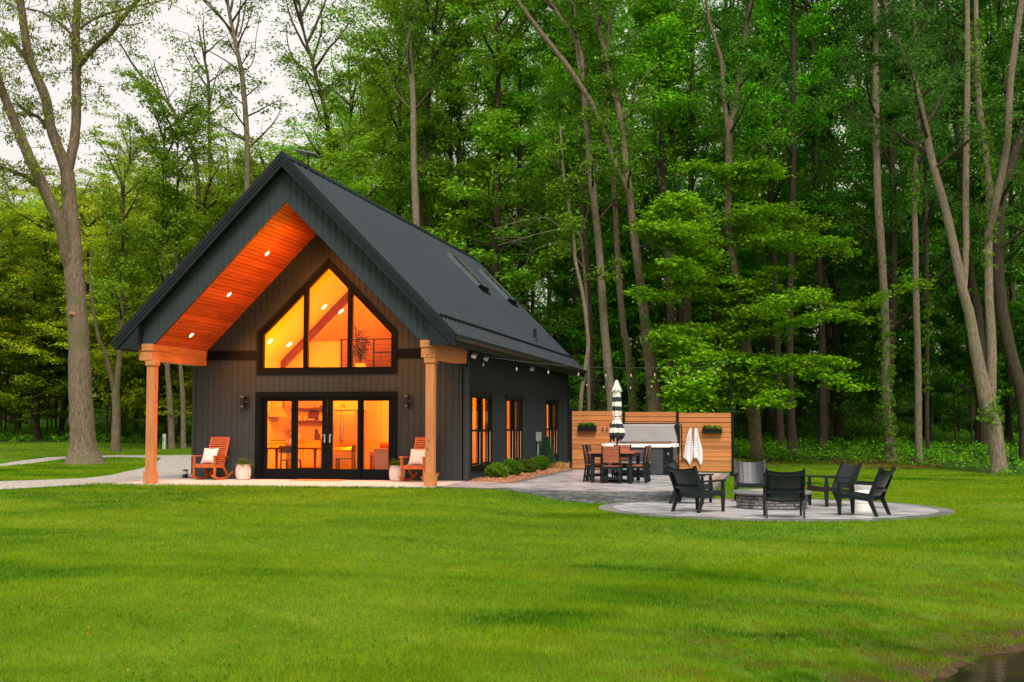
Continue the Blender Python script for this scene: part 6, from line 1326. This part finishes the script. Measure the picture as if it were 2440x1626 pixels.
# left woods
pick_tree('forked_tree', 'dark forked tree with a leaning pinkish stem right of the big lawn tree', 58, [[(277, 1034, 22), (277, 980, 20), (276, 930, 18), (285, 850, 12), (290, 760, 10), (292, 600, 8)], [(275, 940, 13), (261, 884, 11), (250, 840, 10), (237, 813, 9), (228, 770, 8), (221, 730, 7), (216, 680, 6), (218, 600, 4)]], 'bark_grey', crown=dict(H=13, z0=4.5, Rm=2.6, nl=20, dens=.7, color=(0.180, 0.304, 0.020)), seed=24, depth={1: -1.5})
pick_tree('forest_tree', 'slim brown trunk seen just right of the left cedar post', 60, [[(411, 1027, 15), (405, 960, 14), (399, 876, 12), (394, 760, 10), (388, 600, 7)]], 'bark_grey', crown=dict(H=16, z0=6, Rm=2.8, nl=18, color=(0.165, 0.290, 0.020)), seed=25)
pick_tree('forest_tree', 'slim brown trunk nearest the cabin wall on the left', 60, [[(438, 1027, 13), (436, 960, 12), (431, 884, 10), (424, 760, 9), (420, 600, 6)]], 'bark_grey', crown=dict(H=16, z0=6, Rm=2.8, nl=18, color=(0.165, 0.290, 0.020)), seed=26)
# foreground maple boughs: layered sprays of big light leaves
rng = np.random.default_rng(41); DM = 49.0; base = polar(1700, 52); gM = gz(*base)
t = thing('maple_tree', 'young maple with broad light-green boughs spreading over the fence and patio', 'maple', (base[0], base[1], gM)); o_ = np.array([base[0], base[1], gM]); tb = TB(rng)
tp = [at_depth(1700, 1060, 52), at_depth(1706, 900, 52), at_depth(1712, 740, 51.5), at_depth(1722, 560, 51), at_depth(1740, 380, 51), at_depth(1760, 200, 51)]; tp[0][2] = gM-.1; tp = np.array(tp)-o_; tb.limb(tp, [.12, .10, .09, .075, .055, .02], 8); tb.build('trunk', M['bark_dark'], t)
boughs = [([(1712, 740), (1640, 690), (1570, 690), (1530, 716)], 48.0, 26), ([(1712, 720), (1800, 690), (1900, 690), (2010, 720), (2090, 712), (2190, 690)], 47.5, 24), ([(1712, 790), (1800, 790), (1880, 780), (1960, 765), (2030, 752)], 47, 15), ([(1706, 850), (1680, 850), (1650, 855), (1630, 880)], 47.5, 22),
    ([(1706, 880), (1760, 880), (1860, 880), (1960, 895), (2040, 905)], 47, 20), ([(1712, 840), (1740, 850), (1800, 850), (1900, 850)], 48.5, 22), ([(1715, 640), (1650, 590), (1590, 570), (1540, 560)], 48, 30), ([(1718, 600), (1800, 560), (1900, 560), (2040, 620)], 48, 30), ([(1706, 880), (1680, 905), (1640, 930), (1620, 960)], 47.5, 18),
    ([(1722, 560), (1790, 505), (1880, 520), (1990, 560)], 49, 30), ([(1722, 540), (1650, 500), (1600, 470), (1545, 510)], 49, 30), ([(1730, 440), (1790, 400), (1850, 410)], 50, 30), ([(1730, 430), (1690, 390), (1640, 380)], 50, 30), ([(1712, 800), (1660, 780), (1600, 800), (1575, 820)], 48, 24),
    ([(1712, 740), (1780, 730), (1850, 720), (1960, 715)], 46.8, 20), ([(1712, 700), (1660, 650), (1640, 640), (1600, 640)], 47, 22), ([(1706, 900), (1790, 930), (1830, 940), (1850, 960)], 47.5, 12)]
for _ in range(26):
    i_ = int(rng.integers(0, len(boughs))); pb, Db, th_ = boughs[i_]; dx_, dy_ = rng.uniform(-70, 70), rng.uniform(-75, 60); q = rng.uniform(.45, .95)
    boughs.append(([pb[0]]+[(pb[0][0]+(px-pb[0][0])*q+dx_*.5, py+dy_+rng.uniform(-22, 22)) for px, py in pb[1:]], Db+rng.uniform(-.5, 2.5), th_*rng.uniform(.7, 1.3)))
C_ = []; tbb = TB(rng)
for pts_, D_, thick in boughs:
    n_ = len(pts_); W3 = [at_depth(px, py, 51.5+(D_-51.5)*min(1, k/(n_-1)*1.3)) for k, (px, py) in enumerate(pts_)]; P = np.array(W3)-o_; s_ = np.linspace(0, n_-1, 22); Q = np.stack([np.interp(s_, np.arange(n_), P[:, j]) for j in range(3)], 1); Q[1:-1] += rng.normal(0, .04, (20, 3)); Q[:, 2] += .38*np.sin(np.linspace(0, rng.uniform(3, 8), 22)+rng.uniform(0, 6))*np.linspace(0, 1, 22); tbb.limb(Q, np.linspace(.035, .008, 22), 4)
    for k in range(4, 22):
        for _ in range(3):
            a = rng.uniform(0, 6.28); L_ = rng.uniform(.3, 1.25)*(1-.35*k/22); d_ = np.array([math.cos(a), math.sin(a), rng.uniform(-.14, .14)]); s2 = curve(Q[k], d_, L_, rng, 4, -.2, .08); tbb.limb(s2, [.01, .008, .006, .004], 3)
            for j in (1, 2, 3): C_.append(s2[j]+rng.normal(0, .06, 3)*np.array([1, 1, thick/26]))
tbb.build('branches', M['bark_dark'], t); C_ = np.array(C_); per = 8; n = len(C_)*per; g_ = rng.normal(0, 1, (n, 3))*np.array([.17, .17, .05]); V, F, r_ = leaf_geo(np.repeat(C_, per, 0)+g_, rng, .12, tilt=.35, droop=.35, lobes=3)
cl = np.repeat(np.repeat(rng.random(len(C_)), per), 3); o = np_mesh('crown', V, F, M['leaf'], t, {'rnd': .7*r_+.3*cl}); o.color = (.19, .42, .012, 1)
# bare arching twigs in front of the woods, behind the roof
t, paths, o_, rng = pick_tree('bare_sapling', 'leafless arching branches in front of the woods behind the rear of the roof', 51, [[(1405, 1040, 8), (1400, 780, 7), (1392, 640, 6), (1380, 560, 5), (1340, 548, 4), (1290, 556, 3), (1240, 570, 2), (1185, 585, 1)], [(1392, 640, 4), (1360, 600, 3), (1320, 580, 2.5), (1270, 600, 2), (1250, 640, 1)], [(1340, 548, 3), (1300, 520, 2.2), (1230, 530, 1.5), (1180, 545, 1)], [(1385, 560, 3), (1400, 500, 2.4), (1390, 450, 2), (1350, 430, 1.5), (1300, 440, 1)]], 'bark_pale', seed=31)
tw = TB(rng)
for P, rr in paths:
    for q in range(16): i_ = int(rng.integers(len(P)//4, len(P))); a = rng.uniform(0, 6.28); tw.limb(curve(P[i_], (math.cos(a), math.sin(a)*.5, rng.uniform(-.5, .6)), rng.uniform(.4, 1.4), rng, 5, -.2, .1), np.linspace(.009, .003, 5), 3)
tw.build('twigs', M['bark_pale'], t)

# --- far woods, ferns and forest-floor plants: masses nobody could count
rng = np.random.default_rng(55); n = 46000; px = rng.uniform(-250, 2690, n); D = rng.uniform(112, 135, n); top = np.where(px < 1000, CAM[2]+(1015-sky_top(px)-60)/FPX*D, 34.)
u = rng.random(n)**1.35; base_p = CAM[None]+(FW[None]*FPX+RT[None]*(px-1220)[:, None]-UP[None]*(1015-813))*(D/FPX)[:, None]; zg = ground(base_p[:, 0], base_p[:, 1]); zz = zg+(np.minimum(top, 36)-zg)*u
C_ = np.stack([base_p[:, 0], base_p[:, 1], zz], 1); keep = rng.random(n) < (1-.4*u); keep &= np.sin(px*.021)*np.cos(zz*.5+px*.008)+.5*np.sin(px*.06+zz) > -.95; C_ = C_[keep]
o = leaves_obj('distant_woods', C_, rng, 9, 1.5, .36, None, flat=.7, color=(.15, .36, .03)); tag(o, 'far woods seen as a hazy mass of leaves between the nearer trunks', 'woods', kind='stuff')
def scatter(n, fn, Dr, pxr, rng):
    px = rng.uniform(*pxr, n); D = np.sqrt(rng.uniform(Dr[0]**2, Dr[1]**2, n)); p = CAM[None]+(FW[None]*FPX+RT[None]*(px-1220)[:, None]-UP[None]*(1015-813))*(D/FPX)[:, None]; k = rng.random(n) < fn(p[:, 0], p[:, 1]); return p[k, 0], p[k, 1]
x, y = scatter(16000, lambda x, y: wood_line(x, y)*(.25+.75*(ripple(x, y, 1.6, 5) > -.2)), (43, 98), (-200, 2640), rng); z = ground(x, y); hh = .22+.22*np.clip(ripple(x, y, 2.2, 7)+.3, 0, 1)+.25*(rng.random(len(x)) < .05)
C_ = np.stack([x, y, z+hh*rng.random(len(x))], 1); o = leaves_obj('forest_undergrowth', C_, rng, 16, .26, .13, None, flat=.8, color=(.12, .36, .015)); tag(o, 'ferns and low plants covering the shaded forest floor', 'undergrowth', kind='stuff')
x, y = scatter(9000, lambda x, y: 4*wood_line(x, y)*(1-wood_line(x, y))*(ripple(x, y, .9, 2) > -.1), (43, 70), (-200, 2640), rng); z = ground(x, y)
C_ = np.stack([x, y, z+.1+.55*rng.random(len(x))*np.clip(.4+ripple(x, y, 1.4, 3), .1, 1)], 1); o = leaves_obj('woodland_edge_plants', C_, rng, 18, .2, .12, None, flat=.8, color=(0.128, 0.319, 0.012)); tag(o, 'bright leafy weeds along the edge where lawn meets woods', 'weeds', kind='stuff')
x, y = scatter(1300, lambda x, y: (((x-at_depth(2130, 1015, 49)[0])**2+(y-at_depth(2130, 1015, 49)[1])**2) < 6)*.9+(((x-at_depth(1800, 1015, 49)[0])**2+(y-at_depth(1800, 1015, 49)[1])**2) < 3)*.5, (45, 54), (1700, 2250), rng); z = ground(x, y)
o = leaves_obj('fallen_leaves', np.stack([x, y, z+.03], 1), rng, 10, .3, .09, None, flat=.1, color=(.20, .095, .045), tilt=.3, droop=0); tag(o, 'dry brown fallen leaves at the feet of the right trunks', 'leaf litter', kind='stuff')
# ------------------------------------------------------------------ grass: every blade a sliver, sparser and broader with distance
m, nt, b = newmat('grass_blades'); nt.nodes.remove(b); out = nt.nodes['Material Output']; gm = N(nt, 'NewGeometry'); at = N(nt, 'Attribute', attribute_name='rnd'); ay = N(nt, 'Attribute', attribute_name='dry')
mpg = N(nt, 'Mapping'); mpg.inputs['Rotation'].default_value = (0, 0, -.35); mpg.inputs['Scale'].default_value = (.45, .95, 1); nt.links.new(gm.outputs['Position'], mpg.inputs[0]); g1 = noise(nt, mpg.outputs[0], .36, 6, .6, .9); g2 = noise(nt, gm.outputs['Position'], 2.2, 5, .7)
c = ramp(nt, g1, [(.33, (.03, .13, .003)), (.42, (.10, .235, .004)), (.50, (.175, .315, .006)), (.58, (.235, .36, .010)), (.68, (.30, .40, .03))])
mr_ = N(nt, 'MapRange'); mr_.inputs[3].default_value = .6; mr_.inputs[4].default_value = 1.4; nt.links.new(at.outputs['Fac'], mr_.inputs[0])
mr2 = N(nt, 'MapRange'); mr2.inputs[1].default_value = .3; mr2.inputs[2].default_value = .7; mr2.inputs[3].default_value = .82; mr2.inputs[4].default_value = 1.18; nt.links.new(g2, mr2.inputs[0])
mu = N(nt, 'Math', operation='MULTIPLY'); nt.links.new(mr_.outputs[0], mu.inputs[0]); nt.links.new(mr2.outputs[0], mu.inputs[1])
sc = N(nt, 'VectorMath', operation='SCALE'); nt.links.new(c, sc.inputs[0]); nt.links.new(mu.outputs[0], sc.inputs['Scale'])
md = N(nt, 'Mix'); md.data_type = 'RGBA'; nt.links.new(ay.outputs['Fac'], md.inputs[0]); nt.links.new(sc.outputs[0], md.inputs[6]); md.inputs[7].default_value = (.26, .13, .03, 1)
d = N(nt, 'BsdfDiffuse'); t_ = N(nt, 'BsdfTranslucent'); nt.links.new(md.outputs[2], d.inputs[0]); nt.links.new(md.outputs[2], t_.inputs[0]); x_ = N(nt, 'MixShader'); x_.inputs[0].default_value = .45
nt.links.new(d.outputs[0], x_.inputs[1]); nt.links.new(t_.outputs[0], x_.inputs[2]); nt.links.new(x_.outputs[0], out.inputs[0]); M['grass'] = m
HOUSE = [(-.58, -3.15), (7.33, -3.15), (7.33, 15.5), (8.3, 15.5), (8.3, -.3), (7.33, -.3), (7.33, 15.6), (0, 15.6), (0, 1.2), (-1.3, 1.2), (-1.3, -.7), (-.58, -.7)]
def lawn_mask(x, y):
    k = ~inpoly(x, y, PATIO) & ~inpoly(x, y, GRAVEL) & ~inpoly(x, y, [(-.56, -3.13), (7.33, -3.13), (7.33, -.3), (8.42, -.3), (8.42, 15.6), (-.02, 15.6), (-.02, 1.2), (-1.3, 1.2), (-1.3, -.7), (-.56, -.7)])
    return k & (np.hypot(x-FIRE[0], y-FIRE[1]) > 3.5) & (shore_dist(x, y) > .03)
rng = np.random.default_rng(21); Vs, Fs, Rs, Ds = [], [], [], []; base_i = 0
for (D0, D1, dens, wd) in ((6.5, 9.5, 4200, .0042), (9.5, 13, 4000, .0052), (13, 18, 2900, .0068), (18, 25, 1300, .0095), (25, 34, 800, .012), (34, 48, 300, .018), (48, 70, 110, .028)):
    area = .5*(2440+2260)/FPX*(D1**2-D0**2); n = int(area*dens); px = rng.uniform(-1130, 3570, n); out_f = np.where((px < -130) | (px > 2570), .42, 1.0); D = np.sqrt(rng.uniform(D0**2, D1**2, n))
    Rh = np.array([-math.sin(YAW), math.cos(YAW)]); lat = (px-1220)/FPX*D; x = CAM[0]+Rh[0]*D+RT[0]*lat; y = CAM[1]+Rh[1]*D+RT[1]*lat
    wl = wood_line(x, y); sd_ = shore_dist(x, y); bare = sstep(.5, .05, sd_)*.35+sstep(4.0, .6, sd_)*.6*(ripple(x, y, .23, 3)+.4*ripple(x, y, .09, 5) > .5)
    k = lawn_mask(x, y) & (rng.random(n) < out_f) & (rng.random(n) > wl*.9) & (rng.random(n) > bare); x, y, D, sd_ = x[k], y[k], D[k], sd_[k]; n = len(x); z = ground(x, y)
    tall = 1+.75*np.exp(-((sd_-4.1-.35*np.sin(x*.9))/.65)**2)+.5*np.clip(ripple(x, y, 1.2, 6)-.35, 0, 1)+.9*sstep(4.5, .6, sd_)*rng.random(n)**2
    edge = np.hypot(x-FIRE[0], y-FIRE[1]); tall = tall*(1+.4*((edge < 3.85) & (edge > 3.48)))
    tall = tall*(1+.5*((y > -3.5) & (y < -3.0) & (x < 7.5)))
    h_ = rng.uniform(.022, .05, n)*tall*np.where(D > 30, 1.25, 1); az = rng.uniform(0, 6.283, n); ln = rng.uniform(.1, .9, n)*h_; lx, ly = np.cos(az)*ln, np.sin(az)*ln; a2 = rng.uniform(0, 6.283, n); w_ = wd*rng.uniform(.6, 1.4, n)/2/np.sqrt(out_f[k])
    p0 = np.stack([x-np.cos(a2)*w_, y-np.sin(a2)*w_, z-.006], 1); p1 = np.stack([x+np.cos(a2)*w_, y+np.sin(a2)*w_, z-.006], 1); p2 = np.stack([x+lx, y+ly, z+h_], 1)
    Vs.append(np.stack([p0, p1, p2], 1).reshape(-1, 3)); Fs.append(np.arange(n*3).reshape(n, 3)+base_i); base_i += n*3; Rs.append(rng.random(n))
    Ds.append(np.clip((rng.random(n) < .02+.65*sstep(4.2, .8, sd_)*(ripple(x, y, .3, 9)+.6*ripple(x, y, .11, 2) > .25)+.3*(ripple(x, y, 1.9, 8) > .85))*rng.uniform(.3, .9, n), 0, 1))
o = np_mesh('lawn_grass', np.concatenate(Vs), np.concatenate(Fs), M['grass'], None, {'rnd': np.concatenate(Rs), 'dry': np.concatenate(Ds)}); tag(o, 'mown green lawn grass sloping from the cabin to the pond bank', 'grass', kind='stuff'); print('blades', base_i//3)
# clover leaves and small orange flowers in the near lawn
def near(n, pts, s_):
    out_ = []
    for (px, py, r_) in pts:
        p = at_plane(px, py, (0, 0, 1), (0, 0, -.5)); k = int(n*r_); xx = rng.normal(p[0], s_*r_*2, k); yy = rng.normal(p[1], s_*r_*3, k); out_.append(np.stack([xx, yy, ground(xx, yy)+.035+.02*rng.random(k)], 1))
    return np.concatenate(out_)
C_ = near(600, ((760, 1520, .5), (600, 1560, .4), (900, 1480, .4), (450, 1600, .3)), .9); o = leaves_obj('clover_patches', C_, rng, 3, .02, .022, None, tilt=.25, droop=0, aspect=.9, color=(.07, .22, .01)); tag(o, 'clover leaves in the near lawn', 'clover', kind='stuff')
C_ = near(16, ((210, 1470, .6), (330, 1460, .3), (480, 1440, .3), (80, 1450, .2), (350, 1530, .2)), .9); C_[:, 2] += .03; o = leaves_obj('orange_hawkweed', C_, rng, 4, .006, .014, None, tilt=.5, droop=0, aspect=.9, color=(.8, .26, .02)); tag(o, 'tiny orange wildflowers dotted over the near lawn', 'wildflowers', kind='stuff')
n_ = 5200; xx = rng.uniform(12, 22, n_); yy = rng.uniform(-24, -11, n_); sd_ = shore_dist(xx, yy); k_ = (sd_ > .0) & (sd_ < 2.6) & (rng.random(n_) < .25+.75*sstep(1.6, .1, sd_)); xx, yy = xx[k_], yy[k_]
o = leaves_obj('bank_litter', np.stack([xx, yy, ground(xx, yy)+.006], 1), rng, 3, .05, .05, None, mt=leafmat('bank_debris', trans=0, base=(.13, .075, .035), sheen=0), flat=.12, tilt=.6, droop=.0, aspect=.18); tag(o, 'dead stems and leaf scraps lying on the pond bank', 'debris', kind='stuff')
# stones and twigs on the pond's edge
rng = np.random.default_rng(12)
for k in range(5):
    t_ = rng.random(); a, b_ = SHORE[2+k % 4], SHORE[3+k % 4]; p = a+(b_-a)*t_; q = np.array([-.895, .446])*rng.uniform(-.15, .45); x, y = p+q; r_ = rng.uniform(.02, .055); mb = MB(); prof = [(r_*.5, -.3*r_), (r_, .05*r_), (r_*.8, .45*r_), (r_*.3, .6*r_)]; mb.lathe(prof, 9); mb.v = [(v[0]*(1+.25*math.sin(v[1]*60+k)), v[1]*(1+.3*math.cos(v[0]*50)), v[2]) for v in mb.v]
    o = mb.build('stone', M['rock_face'], None, smooth=True); o.location = (x, y, max(gz(x, y), -1.02)-.008); o.rotation_euler = (0, 0, rng.uniform(0, 6)); tag(o, 'small dull stone lying at the muddy edge of the pond', 'stone', "stones along the pond's edge")
